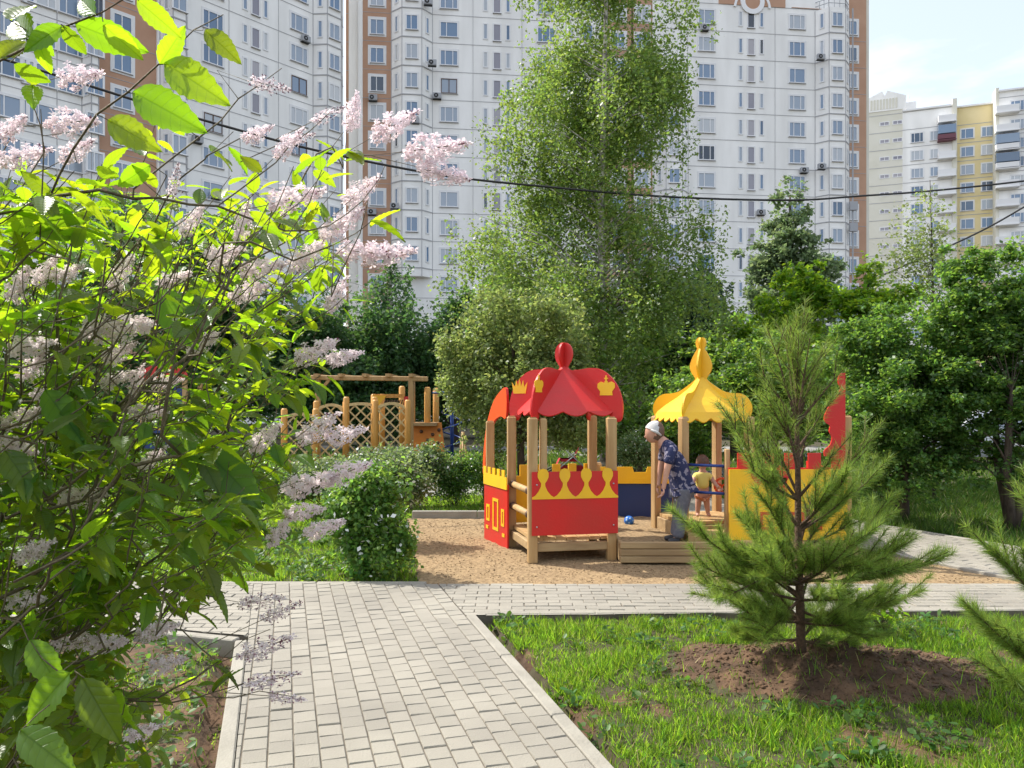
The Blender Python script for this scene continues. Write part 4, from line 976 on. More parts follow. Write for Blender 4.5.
# centre
rc, fc, u0, u1 = block('apartment_building', 'white panel apartment block behind the birch with a brown strip at its left edge', (346,634), (-6.13,76.1), dirC, None)
section(fc, fc.u(391), fc.u(604), None, ZT+3.5, [(391.5,432.5,14.1,ZT,0),(566,604,14.1,ZT,0)], (449,546), ((485.5,497,508),), (473,522))
brown(fc, 362.5, 391, 377, -.25); brown(fc, 345, 358, None, -.8); brown(fc, 604, 632, 619, -.25)
fc.slab('white_strip', fc.u(358), fc.u(362.5), -1, ZT+3, 'wall', out=-.1)
for (x, y) in ((373,98),(437,97),(432,68),(428,8),(415,125),(372,212),(395,209)):
    q = fc.u(x); z = H+(HY-y)*fc.at(q).y/FP; fc.put(ACM, q, z, -.2 if x < 391 else (.0 if x > 433 else .9))
b = MB()
for i in range(1): b.box(fc.at((u0+u1)/2, 22, -7.2), (u1-u0-.4, 13.2, 46), rot=fc.a)
b.build('rear_mass', 'wall', rc); flush(fc)
# right
rr_, fr_, u0, u1 = block('apartment_building', 'white panel apartment block at right with round brown ornament and brown edge', (634,872), (-6.13,76.1), dirC, None)
section(fr_, fr_.u(653), fr_.u(849), None, ZT+3.2, [(654,688,14.1,33.0,0),(815,849,5.0,ZT,1)], (706.5,797), ((740.5,751,761.5),), (687.5,775))
brown(fr_, 634, 653, 643, -.25); brown(fr_, 849, 869, 853.5, -.5)
fr_.slab('white_strip', fr_.u(869), fr_.u(872.3), -1, ZT+3, 'cream', out=-.6)
# ornament: brown band with arch and ring
uc = fr_.u(752); b = MB(); o = fr_.at(uc, 0, .0)
arcp = [(1.75*math.cos(a), 42.75+1.75*math.sin(a)) for a in np.linspace(0, PI, 20)]
b.prism([(-3.6,42.9),(3.6,42.9),(3.6,45.9),(-3.6,45.9)], fr_.at(uc,0,.03), fr_.d, (0,0,1), .1); b.build('brown_band', 'brick', rr_)
b = MB()
def ring(b, r0, r1, zc, o_, a0=0, a1=2*PI, n=28, th=.1):
    for i in range(n):
        p, q = lerp(a0, a1, i/n), lerp(a0, a1, (i+1)/n)
        b.prism([(r0*math.cos(p), zc+r0*math.sin(p)), (r1*math.cos(p), zc+r1*math.sin(p)), (r1*math.cos(q), zc+r1*math.sin(q)), (r0*math.cos(q), zc+r0*math.sin(q))], o_, fr_.d, (0,0,1), th)
ring(b, 1.75, 2.0, 42.6, fr_.at(uc,0,.10), .05, PI-.05); ring(b, .8, 1.3, 43.3, fr_.at(uc,0,.13)); b.build('white_ring', 'frame', rr_)
b = MB(); b.prism([(.8*math.cos(a), 43.3+.8*math.sin(a)) for a in np.linspace(0, 2*PI, 20)[:-1]], fr_.at(uc,0,.10), fr_.d, (0,0,1), .1); b.prism([(4.3,42.95),(10,42.95),(10,43.0),(4.3,43.0)], fr_.at(uc,0,.03), fr_.d, (0,0,1), .1); b.build('round_boss', 'brick', rr_)
fr_.slab('brown_frieze', fr_.u(771), fr_.u(792), 45.2, 45.9, 'brick', out=.06, th=.1)
for (x, y) in ((704,29),(815,62),(674,107),(803,171),(816,170),(760,213)):
    q = fr_.u(x); z = H+(HY-y)*fr_.at(q).y/FP; fr_.put(ACM, q, z, .9 if 654 < x < 690 or x > 812 else 0)
b = MB(); b.beam(fr_.at(fr_.u(847.5),2,1.0), fr_.at(fr_.u(847.5),ZT,1.0), .12, .12); b.box(fr_.at(fr_.u(847.5),22.2,1.1), (.8,.4,.9)); b.box(fr_.at(fr_.u(847.5),20,1.1), (.8,.4,.9)); b.build('drain_pipe', 'metal', rr_)
b = MB(); b.box(fr_.at((u0+u1)/2, 22, -7.4), (u1-u0-.3, 13.2, 46), rot=fr_.a); b.build('rear_mass', 'wall', rr_); flush(fr_)
# left wing (angled)
dL_ = (.668,.744); YL_ = 69.2; XL_ = (299-512)/FP*YL_
rl, fl, u0, u1 = block('apartment_building', 'white panel apartment wing angled away at left behind the lilac', (99,344.5), (XL_,YL_), dL_, None)
section(fl, fl.u(157.5), fl.u(343.5), None, ZT+3.5, [(313,342,2,ZT,0),(160,187,8,ZT,0)], (299,213), ((245,255.5,265.5),), (278.5,229))
brown(fl, 99.5, 157.5, 124, -.25)
for (x, y) in ((304,40),(196,140),(215,196)):
    q = fl.u(x); z = H+(HY-y)*fl.at(q).y/FP; fl.put(ACM, q, z, 0)
b = MB(); b.box(fl.at((u0+u1)/2, 22, -7.2), (u1-u0-.4, 13.2, 46), rot=fl.a); b.build('rear_mass', 'wall', rl); flush(fl)
# far-left wing
rq, fq, u0, u1 = block('apartment_building', 'pale panel apartment wing at the left edge behind the top lilac leaves', (-160,99), (XL_,YL_), dL_, None)
section(fq, fq.u(-160), fq.u(98.5), None, ZT+3.5, [(82,97,4,ZT,0)], (72,42,8,-30,-80), ((24,28,32),), (57,0))
b = MB(); b.box(fq.at((u0+u1)/2, 22, -7.2), (u1-u0-.4, 13.2, 46), rot=fq.a); b.build('rear_mass', 'wall', rq); flush(fq)
# far right building: cream end with gable, white part, yellow recess, projecting white part with balconies
rt_ = thing('apartment_building', (67,119,0), 'distant cream and yellow balcony apartment block under the open sky at far right', 'apartment building')
ff = Facade(rt_, ((890-512)/FP*122.5, 122.5), (13.8,-5.2))
def zf(px, y, out=0): q = ff.at(ff.u(px)); return H+(HY-y)*(q.y)/FP
FZ = [H+266/FP*121.2-2.8*k for k in range(-2, 16)]
zr = 47.9
ff.slab('wall', ff.u(845), ff.u(902.5), 0, 48.4, 'cream', out=.0); 
b = MB(); ua, ub = ff.u(862), ff.u(906); w = ub-ua
b.prism([(0,0),(w,0),(w,2.1),(w*.58,3.2),(w*.52,2.4),(w*.46,3.2),(0,1.9)], ff.at(ua, 48.4, -.1), ff.d, (0,0,1), .4); b.build('gable', 'wall', rt_)
b = MB(); fo = ff.at((ua+ub)/2, 49.5, .12)
for i in range(9): b.box(fo+ff.d*((i-4)*.45), (.3,.08,1.6), rot=ff.a)
b.build('relief', 'cream', rt_)
ff.slab('wall', ff.u(902.5), ff.u(953), 0, zr, 'wall', out=.15)
ff.slab('yellow_wall', ff.u(953), ff.u(996), 0, zr-.2, 'ywall', out=-.6); ff.slab('side_pier', ff.u(952), ff.u(956.5), 0, zr+1, 'cream', out=.5, th=1.2); ff.slab('side_pier', ff.u(993.5), ff.u(996.5), 0, zr+1.4, 'cream', out=1.6, th=2.4)
ff.slab('wall', ff.u(996), ff.u(1090), 0, zr+.8, 'wall', out=1.4)
b = MB()
for (a, e, zz, out) in ((902.5,953,zr,.3),(956,993,zr-.2,-.4),(996,1090,zr+.8,1.6)): b.box(ff.at((ff.u(a)+ff.u(e))/2, zz+.1, out-.4), (ff.u(e)-ff.u(a), 1.0, .25), rot=ff.a)
b.build('parapet', 'trim', rt_)
ff.seams([(ff.u(a), z-1.4, ff.u(e), z-1.4, out) for z in FZ for a, e, out in ((862,902.5,.0),(902.5,953,.15),(956,993,-.6),(996,1085,1.4))], w=.09)
M['wine'] = mat('wine_panel', (.16,.06,.08), .7); M['balc'] = mat('balcony_blue', (.50,.56,.60), .8)
def balcony(u, z, w, out, glazed=False):
    b = MB(); b.box(ff.at(u, z-.55, out+.55), (w,.9,1.0 if not glazed else .7), rot=ff.a); b.box(ff.at(u, z-1.12, out+.55), (w+.1,1.2,.12), rot=ff.a)
    ob = b.build('balcony', 'wine' if glazed and u < 12 else 'trim', rt_)
    if glazed:
        b = MB(); b.box(ff.at(u, z+.6, out+.5), (w,1.0,1.3), rot=ff.a); b.build('glazing', 'glass', ob)
for z in FZ:
    for x in (884.5,897.5): ff.put(WM['strip'], ff.u(x), z, 0.0)
    for x in (917,):
        if z < 46: ff.put(WM['wide'], ff.u(x), z, .15)
    if z < 46: ff.put(WM['bay'], ff.u(934), z, .15)
    for x in (968,989):
        if z < 46: ff.put(WM['wide2'], ff.u(x), z, -.6)
    for x in (1015,1035,1050):
        if z < 47: ff.put(WM['wide'], ff.u(x), z, 1.4)
    if z < 47:
        balcony(ff.u(946), z, 2.4, .15, abs(z-FZ[2]) < .1); balcony(ff.u(1004), z, 3.0, 1.4, z in (FZ[3], FZ[4]))
b = MB(); b.box(ff.at((ff.u(845)+ff.u(1090))/2, 23.5, -7.9), (ff.u(1090)-ff.u(845)-.5, 13, 47), rot=ff.a); b.build('rear_mass', 'cream', rt_)
b = MB(); b.beam(ff.at(ff.u(911),48,-3), ff.at(ff.u(911),51.5,-3), .15, .15); b.box(ff.at(ff.u(907),48.8,-3), (3,3,2.2), rot=ff.a); b.build('roof_hut', 'trim', rt_)
flush(ff)
# overhead cables
def cable(label, pts, r, Y=None):
    b = MB(); W3 = [P(x, y, yy) for x, y, yy in pts]; q = []
    xs = [(p.x, p.y, p.z) for p in W3]
    out = []
    k = len(W3)
    for i in range(k-1):
        a, b_, c, d = W3[max(i-1,0)], W3[i], W3[i+1], W3[min(i+2,k-1)]
        for s in range(8):
            t = s/8; out.append(.5*((2*b_)+(c-a)*t+(2*a-5*b_+4*c-d)*t*t+(3*b_-3*c+d-a)*t**3))
    out.append(W3[-1]); b.tube(out, r, 6); tag(b.build('overhead_cable', 'black'), label, 'cable', 'overhead cables')
cable('thick black cable sagging across the whole view before the birch', [(-60,40,12),(49,73,12.5),(141,102,13),(203,120,13.3),(298,146,14),(380,164,14.5),(462,178,15),(560,188,15.5),(640,195,16),(720,199,16.5),(800,200,17),(860,196,17.5),(930,191,18),(1024,181,18.5),(1100,170,19)], .022)
cable('thin black cable slanting up to the right edge above the tree tops', [(850,292,26),(881,276,26),(969,237,25),(1024,207,24.5),(1100,160,24)], .03)
# ================================================================ trees
QL = np.array([(0,0,0),(.45,.34,.05),(1,0,0),(.45,-.34,.05)]); QF = [np.array([(0,1,2,3)])]
def lv(name, c, t, tr=.45, var=.35, **k): M[name] = leafmat(name, c, t, tr, var, **k)
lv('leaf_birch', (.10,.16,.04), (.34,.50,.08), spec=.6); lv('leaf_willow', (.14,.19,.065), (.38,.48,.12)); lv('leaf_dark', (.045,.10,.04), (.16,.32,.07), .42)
lv('leaf_mid', (.07,.14,.03), (.30,.50,.055), spec=.5); lv('leaf_lime', (.10,.21,.02), (.38,.60,.03), .5); lv('leaf_blue', (.035,.075,.05), (.06,.13,.06), .3)
lv('leaf_poplar', (.13,.18,.10), (.28,.40,.15), .45); lv('leaf_apple', (.06,.13,.032), (.27,.48,.06), .47, spec=.5); lv('leaf_sparse', (.20,.27,.08), (.40,.50,.14)); lv('leaf_white', (.09,.14,.06), (.30,.42,.12))
lv('leaf_shrub', (.09,.18,.04), (.32,.54,.07))
M['shrubflower'] = mat('tiny_white_flower', (.75,.75,.70), .7)
def tree(name, label, cat, Y, base, lobes, n, ls, m, trunk, bark='bark', clumps=90, cr=.33, droop=0, group=None, limbs=26, up=.5, shell=.5, flat=1.0, leaftop=None, multi=1, strands=False):
    """base: picture x of foot; lobes: (px, py, rx, ry[, dY]) in picture units at distance Y; trunk: [(px,py)..] upward, radius list"""
    bx = at(base, Y, 0); root = thing(name, (bx.x, bx.y, -.1), label, cat, group); k = Y/FP
    clumps = int(clumps*1.7); cr = cr*.78; rmul = .88
    L_ = [(P(l[0], l[1], Y)+Vector((0, l[4] if len(l) > 4 else 0, 0)), l[2]*k, l[3]*k) for l in lobes]
    wts = np.array([a[1]*a[2] for a in L_]); wts = wts/wts.sum()
    idx = RG.choice(len(L_), clumps, p=wts); cc = np.zeros((clumps,3)); cs_ = np.zeros(clumps)
    for i, j in enumerate(idx):
        c, rx, rz = L_[j]; v = rdir(1)[0]*RG.random()**shell
        cc[i] = (c.x+v[0]*rx, c.y+v[1]*min(rx, 2.6)*.9, max(.12, c.z+v[2]*rz)); cs_[i] = cr*min(rx, rz)*(.6+.7*RG.random())
        if RG.random() < .16: v = v/max(.2, np.linalg.norm(v))*(1.08+.22*RG.random()); cc[i] = (c.x+v[0]*rx, c.y+v[1]*min(rx, 2.6)*.9, max(.12, c.z+v[2]*rz)); cs_[i] *= .5
    # trunk and limbs
    pts, rad = trunk; T = [P(x, y, Y) for x, y in pts]; T[0].z = -.12; b = MB()
    for q in range(multi):
        dx = Vector(((q-(multi-1)/2)*.0, 0, 0)); off = [Vector(((q-(multi-1)/2)*.35*t_*k*60, (q % 2-.5)*.8*t_, 0)) for t_ in np.linspace(0, 1, len(T))] if multi > 1 else [Vector()]*len(T)
        TT = [a+o_ for a, o_ in zip(T, off)]; b.tube(TT, rad, 8)
        for i in RG.choice(clumps, min(clumps, limbs//multi), replace=False):
            e = Vector(cc[i]); zt = [a.z for a in TT]; zs = e.z-abs(e.x-TT[0].x)*up-.1; zs = max(zt[0]+.35*(min(a[0].z-a[2] for a in L_)-zt[0]) if True else 0, min(zs, zt[-1]-.02))
            j = max(0, min(len(TT)-2, next((q_ for q_ in range(len(TT)-1) if TT[q_+1].z >= zs), len(TT)-2))); t = (zs-zt[j])/max(1e-6, zt[j+1]-zt[j]); t = min(1, max(0, t))
            s0 = TT[j].lerp(TT[j+1], t); r0 = lerp(rad[j], rad[j+1], t)*.32; mid = s0.lerp(e, .5)+Vector((0,0,.12*(e-s0).length))
            b.tube([s0, s0.lerp(mid, .6), mid, mid.lerp(e, .5), e], [r0, r0*.75, r0*.55, r0*.35, r0*.12], 5, cap=False)
    b.build('trunk', bark, root)
    n = int(n*1.7); per = np.maximum(1, (n*cs_**2/np.sum(cs_**2)).astype(int)); B = []
    for i in range(clumps):
        m_ = per[i]
        if droop:
            ns = max(2, int(m_//(34 if droop > .5 else 22))); st = cc[i]+RG.normal(size=(ns,3))*cs_[i]*np.array((.75,.75,.45)); ln = droop*(.4+.9*RG.random(ns)); w = RG.integers(0, ns, m_)
            t = RG.random(m_); p_ = st[w]-np.stack([np.zeros(m_), np.zeros(m_), t*ln[w]], 1); p_ += RG.normal(size=(m_,3))*np.array((.055,.055,.03))*(1+2*droop*.2)
        else:
            v = rdir(m_)*(RG.random((m_,1))**.45); p_ = cc[i]+v*cs_[i]*np.array((1.15,1.15,.8*flat))
        B.append(p_)
    B = np.concatenate(B); m_ = n//(30 if droop > .5 else 6); idx = RG.choice(len(L_), m_, p=wts); v = rdir(m_)*RG.random((m_,1))**.4
    Cn = np.array([tuple(a[0]) for a in L_])[idx]; Rr = np.array([(a[1], min(a[1],2.6)*.9, a[2]) for a in L_])[idx]; B = np.concatenate([B, Cn+v*Rr*1.04]); B = B[B[:,2] > .03]; nn = len(B); d = rdir(nn); d[:,2] = d[:,2]*.6-(.5 if droop else .12); u = rdir(nn); u[:,2] = np.abs(u[:,2])+.35
    sz = ls*(.6+.8*RG.random(nn)); V, Fs = batch(QL, QF, B, d, u, sz); mats = [m]; mi = None
    if leaftop: mats = [m, leaftop[0]]; mi = (RG.random(nn) < leaftop[1]).astype(int)
    npmesh('crown', V, Fs, mats, root, mi=mi, off=root.location); return root
# birch
tree('birch_tree', 'tall birch with white trunk rising behind the red playhouse', 'birch', 16.5, 603,
     [(610,-60,75,70,.9),(612,20,94,60,.9),(598,95,98,60,.9),(588,170,106,55,.9),(568,235,122,50,.9),(530,150,40,60,.9),(560,60,45,60,.9),(665,215,58,32),(640,290,80,60),(560,310,85,60),(600,362,82,44),(665,70,32,40),(505,240,52,34),(690,225,34,22),(500,275,50,40),(700,250,26,30)],
     70000, .072, 'leaf_birch', ([(605,440),(604,380),(602,300),(601,200),(604,100),(606,0),(608,-90)], [.115,.10,.085,.07,.055,.04,.02]), 'birch', clumps=230, cr=.34, droop=.9, limbs=130, up=.55, shell=.5)
tree('willow_tree', 'pale olive drooping small tree left of the red playhouse', 'tree', 13.2, 520,
     [(500,318,40,30),(545,325,45,40),(470,345,34,26),(450,352,18,14),(530,375,66,46),(465,385,26,34),(560,400,54,48),(500,425,40,26)], 22000, .068, 'leaf_willow', ([(522,470),(520,420),(515,370),(510,320)], [.07,.06,.04,.02]), clumps=110, cr=.33, droop=.32, limbs=30)
tree('poplar_tree', 'upright grey green poplar in front of the right apartment block', 'tree', 31, 792,
     [(790,215,20,38),(785,255,38,40),(800,290,45,45),(775,300,30,45),(820,275,22,28),(795,340,50,40)], 15000, .17, 'leaf_poplar', ([(792,430),(792,350),(791,270),(790,195)], [.2,.16,.1,.04]), clumps=110, cr=.3, limbs=40, up=.9)
tree('conifer_tree', 'dark bluish conifer between the birch and the poplar', 'tree', 27, 700,
     [(700,275,14,30),(697,305,30,30),(702,345,42,36)], 9000, .15, 'leaf_blue', ([(700,430),(700,350),(700,255)], [.18,.12,.03]), clumps=60, cr=.3, droop=.5, limbs=30)
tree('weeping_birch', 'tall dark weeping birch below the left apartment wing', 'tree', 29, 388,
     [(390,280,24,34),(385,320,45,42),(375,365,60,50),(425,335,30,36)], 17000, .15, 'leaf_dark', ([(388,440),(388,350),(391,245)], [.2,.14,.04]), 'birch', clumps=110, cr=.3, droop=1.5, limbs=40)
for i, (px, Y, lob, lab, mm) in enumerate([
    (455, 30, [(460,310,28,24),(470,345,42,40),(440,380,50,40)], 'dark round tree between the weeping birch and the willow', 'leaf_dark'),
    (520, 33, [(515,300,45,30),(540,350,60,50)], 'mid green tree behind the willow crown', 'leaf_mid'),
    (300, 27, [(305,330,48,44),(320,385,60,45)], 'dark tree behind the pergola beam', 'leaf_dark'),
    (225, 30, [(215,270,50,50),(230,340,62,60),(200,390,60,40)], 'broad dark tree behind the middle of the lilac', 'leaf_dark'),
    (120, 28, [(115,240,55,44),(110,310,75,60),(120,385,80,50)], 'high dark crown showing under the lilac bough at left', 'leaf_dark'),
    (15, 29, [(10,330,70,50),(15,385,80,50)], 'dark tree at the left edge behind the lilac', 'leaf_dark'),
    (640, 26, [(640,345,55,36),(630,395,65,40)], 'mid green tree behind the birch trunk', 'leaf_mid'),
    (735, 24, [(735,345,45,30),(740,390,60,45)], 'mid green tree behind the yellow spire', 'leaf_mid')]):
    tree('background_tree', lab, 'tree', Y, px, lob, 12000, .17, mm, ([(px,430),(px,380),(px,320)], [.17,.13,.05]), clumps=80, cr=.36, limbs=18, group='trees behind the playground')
tree('maple_tree', 'bright lime green young maple in front of the poplar', 'tree', 17, 800,
     [(800,288,26,26),(790,320,38,28),(830,302,18,18),(775,345,42,28)], 7500, .10, 'leaf_lime', ([(800,450),(800,370),(800,280)], [.08,.06,.02]), clumps=75, cr=.36, limbs=28, up=.9)
tree('maple_tree', 'lime green tree with pointed top beside the far cream building', 'tree', 16, 868,
     [(868,285,16,34),(865,320,32,30),(900,305,36,26),(850,355,48,34)], 8500, .09, 'leaf_lime', ([(868,455),(868,360),(868,275)], [.08,.06,.02]), clumps=80, cr=.34, limbs=28, up=.9)
tree('garden_tree', 'rounded mid green tree behind the yellow castle wall', 'tree', 13.5, 775,
     [(770,365,55,35),(800,400,70,45),(745,400,40,40),(690,400,45,35)], 15000, .07, 'leaf_mid', ([(775,485),(775,420),(775,350)], [.07,.06,.03]), clumps=130, cr=.3, limbs=40)
tree('garden_tree', 'low dark green tree behind the sandbox and blue board', 'tree', 15, 640,
     [(635,425,60,30),(585,420,45,26),(690,440,35,25)], 9000, .075, 'leaf_mid', ([(640,470),(640,440),(640,400)], [.06,.05,.03]), clumps=90, cr=.34, limbs=30)
tree('apple_tree', 'dense dark green tree at right between maple and apple tree', 'tree', 10.9, 905,
     [(900,350,52,50),(885,400,52,50,-.4),(905,470,55,30,-.5),(860,430,40,50,-.3),(915,440,48,36),(865,450,42,36),(940,395,42,45),(890,478,50,20),(950,440,30,30),(930,340,30,40),(860,350,34,34)], 36000, .052, 'leaf_apple', ([(905,517),(904,490),(903,465),(902,440)], [.06,.055,.045,.02]), clumps=210, cr=.3, limbs=70, multi=2)
tree('apple_tree', 'dark apple tree with forked trunks at the right edge', 'apple tree', 10.2, 1012,
     [(985,290,48,42),(1025,270,40,35),(1035,340,60,55),(975,345,48,50),(1000,400,55,38),(955,330,26,34),(1060,400,50,50),(965,400,40,40),(1020,440,50,30),(975,445,34,22,.5),(1010,470,30,18,-.3),(985,300,30,20),(945,300,26,26)], 40000, .054, 'leaf_apple', ([(1012,530),(1010,500),(1008,470),(1010,430),(1013,390)], [.065,.06,.05,.04,.02]), clumps=210, cr=.3, limbs=70, multi=3)
tree('birch_sapling', 'thin sparse pale young birch against the far cream building', 'tree', 13, 934,
     [(925,225,30,30),(940,265,38,30),(930,195,14,14),(900,262,28,24)], 1500, .055, 'leaf_sparse', ([(934,440),(934,330),(932,250),(930,180)], [.03,.024,.012,.005]), clumps=70, cr=.35, limbs=46, up=1.0, droop=.25)
# hedge line further back closes the view
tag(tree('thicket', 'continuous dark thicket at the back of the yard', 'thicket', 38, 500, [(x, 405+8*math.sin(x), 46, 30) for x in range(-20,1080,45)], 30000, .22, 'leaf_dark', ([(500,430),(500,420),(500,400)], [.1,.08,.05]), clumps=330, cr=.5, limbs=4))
# shrubs
def shrub(label, Y, px, lobes, n, ls, m, fl=.0, cl=70, name='flowering_shrub', group=None):
    tree(name, label, 'shrub', Y, px, lobes, n, ls, m, ([(px, 404+H*FP/Y),(px, 404+H*FP/Y-12),(px, lobes[0][1])], [.02,.016,.006]), clumps=cl, cr=.25, limbs=24, droop=-.2, leaftop=('shrubflower', fl) if fl else None, up=1.2, group=group)
shrub('bushy dark shrub with small white flowers at the corner of path and sand', 7.5, 365, [(366,500,24,20),(350,528,20,24),(376,528,22,20),(386,567,34,13),(398,490,15,9),(338,506,15,12),(362,556,20,20),(380,482,12,10),(330,520,8,8),(402,545,14,14)], 6500, .05, 'leaf_shrub', .04, 150)
shrub('light green shrub behind the corner shrub left of the sand', 9.2, 390, [(388,485,32,22),(352,487,28,18),(415,490,14,16)], 7000, .04, 'leaf_white', .05)
shrub('loose yellow green shrub below the climbing tower', 12.5, 400, [(400,468,34,14),(370,470,30,14),(430,468,26,13)], 7000, .05, 'leaf_white', .05)
shrub('low shrub below the trellis screens', 11.5, 330, [(325,478,36,14),(300,484,30,16)], 6000, .05, 'leaf_white', .04)
shrub('upright dark shrub on the grass strip behind the sand kerb', 12.6, 456, [(456,480,20,18),(452,495,18,12),(470,472,12,14)], 4500, .04, 'leaf_apple', .03, 50)
shrub('thin young shrub left of the red playhouse', 13.2, 484, [(484,470,14,14),(480,484,12,10)], 1600, .045, 'leaf_mid', .03, 30)
shrub('pale herbs behind the blue board', 12.5, 636, [(630,455,20,14),(650,460,16,10)], 2500, .045, 'leaf_white', .04, 40)
shrub('shaded shrub at the left of the lawn behind the lilac', 11, 150, [(150,478,60,18),(90,485,50,20)], 6000, .05, 'leaf_mid', .0)
shrub('leafy shrub between lawn and low trellis', 10, 250, [(245,488,40,18),(215,495,30,16)], 6000, .045, 'leaf_mid', .02)
# small broad-leaf weed beside the mound
shrub('small broad leaved weed beside the soil mound', 5.55, 885, [(885,634,16,5),(872,636,8,3)], 90, .05, 'leaf_lime', 0, 20, 'weed')
# ================================================================ pine saplings
M['needle'] = leafmat('pine_needle', (.12,.20,.035), (.40,.56,.08), .4, .45, .5, .4)
TN = np.array([(0,-.5,0),(0,.5,0),(1,0,.05)]); NF = [np.array([(0,1,2)])]
def pine(label, Y, trunk, branches, dens=1050, nl=.076, rt=.032):
    root = thing('pine_sapling', Vector((trunk[0].x, trunk[0].y, trunk[0].z)), label, 'pine sapling', 'young pines on the lawn')
    b = MB(); b.tube(trunk, [lerp(rt, .004, i/(len(trunk)-1)) for i in range(len(trunk))], 9); b.build('trunk', 'pbark', root)
    def needles(segs, par, dn=dens):
        base = []; d = []
        for a, c in segs:
            L_ = (c-a).length; m_ = max(2, int(L_*dn)); t = RG.random(m_)[:,None]; ax = np.array((c-a).normalized())
            base.append(np.array(a)+t*np.array(c-a)); d.append(ax*.85+rdir(m_)*.78)
        base = np.concatenate(base); d = np.concatenate(d); n = len(base); V, Fs = batch(TN, NF, base, d, rdir(n), nl*(.7+.5*RG.random(n)), np.full(n, .0026))
        npmesh('needles', V, Fs, 'needle', par, off=root.location)
    for (s, e, twigs, sag) in branches:
        up_ = (e-s).z > .75*(e-s).length; twigs = twigs if up_ else int(twigs*1.1)
        Ln = (e-s).length; ax = (e-s).normalized(); cur = [s+(e-s)*t+Vector((0,0,-sag*Ln*math.sin(PI*t))) for t in np.linspace(0, 1, 9)]
        b = MB(); b.tube(cur, [lerp(.011, .003, i/8) for i in range(9)], 6, cap=False); segs = [(cur[i], cur[i+1]) for i in range(2, 8)]
        for q in range(twigs):
            t = random.uniform(.22,.97); i = min(7, int(t*8)); p0 = cur[i].lerp(cur[i+1], t*8-i); sidev = Vector(rdir(1)[0]); sidev = (sidev-ax*sidev.dot(ax)).normalized(); sidev.z = abs(sidev.z)*.6-.05
            l_ = random.uniform(.10,.24)*(1.25-.5*t)*min(1.2, Ln/.6+.3); e1 = p0+(ax*1.0+sidev*.68+Vector((0,0,.15))).normalized()*l_; e1.z += .12*l_
            b.tube([p0, e1], [.004,.002], 4, cap=False); segs.append((p0.lerp(e1, .15), e1))
        ob = b.build('branch', 'pbark', root); needles(segs, ob, dens*(.42 if up_ else 1.0))
    # leader foliage
    lead = [(trunk[i], trunk[i+1]) for i in range(int(len(trunk)*.62), len(trunk)-1)]
    b = MB(); tip = trunk[-1]; b.tube([tip, tip+Vector((0,0,.05))], [.004,.001], 5); ob = b.build('leader', 'pbark', root); needles(lead, ob, dens*.8)
YP = 4.8
def Q(px, py, dy=0): q = P(px, py, YP); return Vector((q.x*(1+dy/YP), q.y+dy, H+(q.z-H)*(1+dy/YP)))
tk = [Q(x, y) for x, y in ((802,672),(801,640),(800,600),(799,560),(798,520),(798,480),(797,440),(797,410),(796,380),(796,350),(796,322))]
tk[0].z = gz(np.array([tk[0].x]), np.array([tk[0].y]))[0]-.03
BR = []
for (sx_, sy_, ex, ey, dy, tw_, sag) in [
    (797,424,775,350,-.05,5,-.02),(797,424,822,350,.06,5,-.02),(797,424,785,335,.10,5,0),(797,424,810,338,-.10,5,0),(797,424,762,372,.08,4,0),(797,424,838,375,-.06,4,0),(797,400,790,325,0,4,0),(797,400,803,318,.02,4,0),
    (798,495,770,430,.12,8,.02),(798,500,735,410,.0,14,.03),(798,498,835,452,-.12,8,.02),(798,500,752,470,-.25,8,.03),
    (798,527,727,412,-.05,15,.04),(798,530,868,434,.05,15,.05),(798,527,760,455,.3,10,.03),(798,527,845,480,-.3,10,.04),(798,528,880,470,.25,10,.05),
    (799,584,690,527,-.15,18,.06),(799,580,940,560,.05,18,.06),(799,582,880,512,.2,15,.06),(799,584,745,515,.25,14,.05),(799,585,720,560,.35,14,.06),(799,583,850,545,-.4,14,.06),(799,583,765,560,-.45,14,.05),(799,583,905,545,-.2,14,.06),
    (800,621,712,590,.1,16,.04),(800,621,890,602,.1,16,.05),(800,622,745,612,-.35,14,.03),(800,622,850,625,-.35,14,.03),(800,620,920,590,.3,12,.06),(800,622,775,600,.4,10,.03),(799,560,720,600,-.3,14,.0),(799,560,890,575,-.35,14,.02),(799,600,700,565,-.1,16,.04),(799,600,760,640,-.4,12,0),(799,600,845,600,-.5,12,0),(799,610,870,640,-.2,12,0),(800,640,745,640,-.05,10,.0),(800,640,850,648,.05,10,.02),(800,640,825,612,.35,10,.0),
    (798,555,830,505,.25,10,.03),(798,555,765,500,-.2,10,.03),(797,424,797,316,0,3,0),(797,450,830,400,.1,7,.02),(797,450,765,395,-.1,7,.02),(798,470,812,410,.1,7,.02),(798,470,783,405,-.1,7,.02)]:
    BR.append((Q(sx_, sy_), Q(ex, ey, dy), tw_, sag))
for _ in range(18):
    y0 = random.uniform(530, 628); a = random.uniform(0, 2*PI); r_ = random.uniform(.16,.34)*(1 if y0 > 520 else .75); s_ = Q(799, y0)
    BR.append((s_, s_+Vector((math.cos(a)*r_, math.sin(a)*r_, random.uniform(.10,.30))), 5, .02))
pine('full young pine sapling on the soil mound before the castle wall', YP, tk, BR)
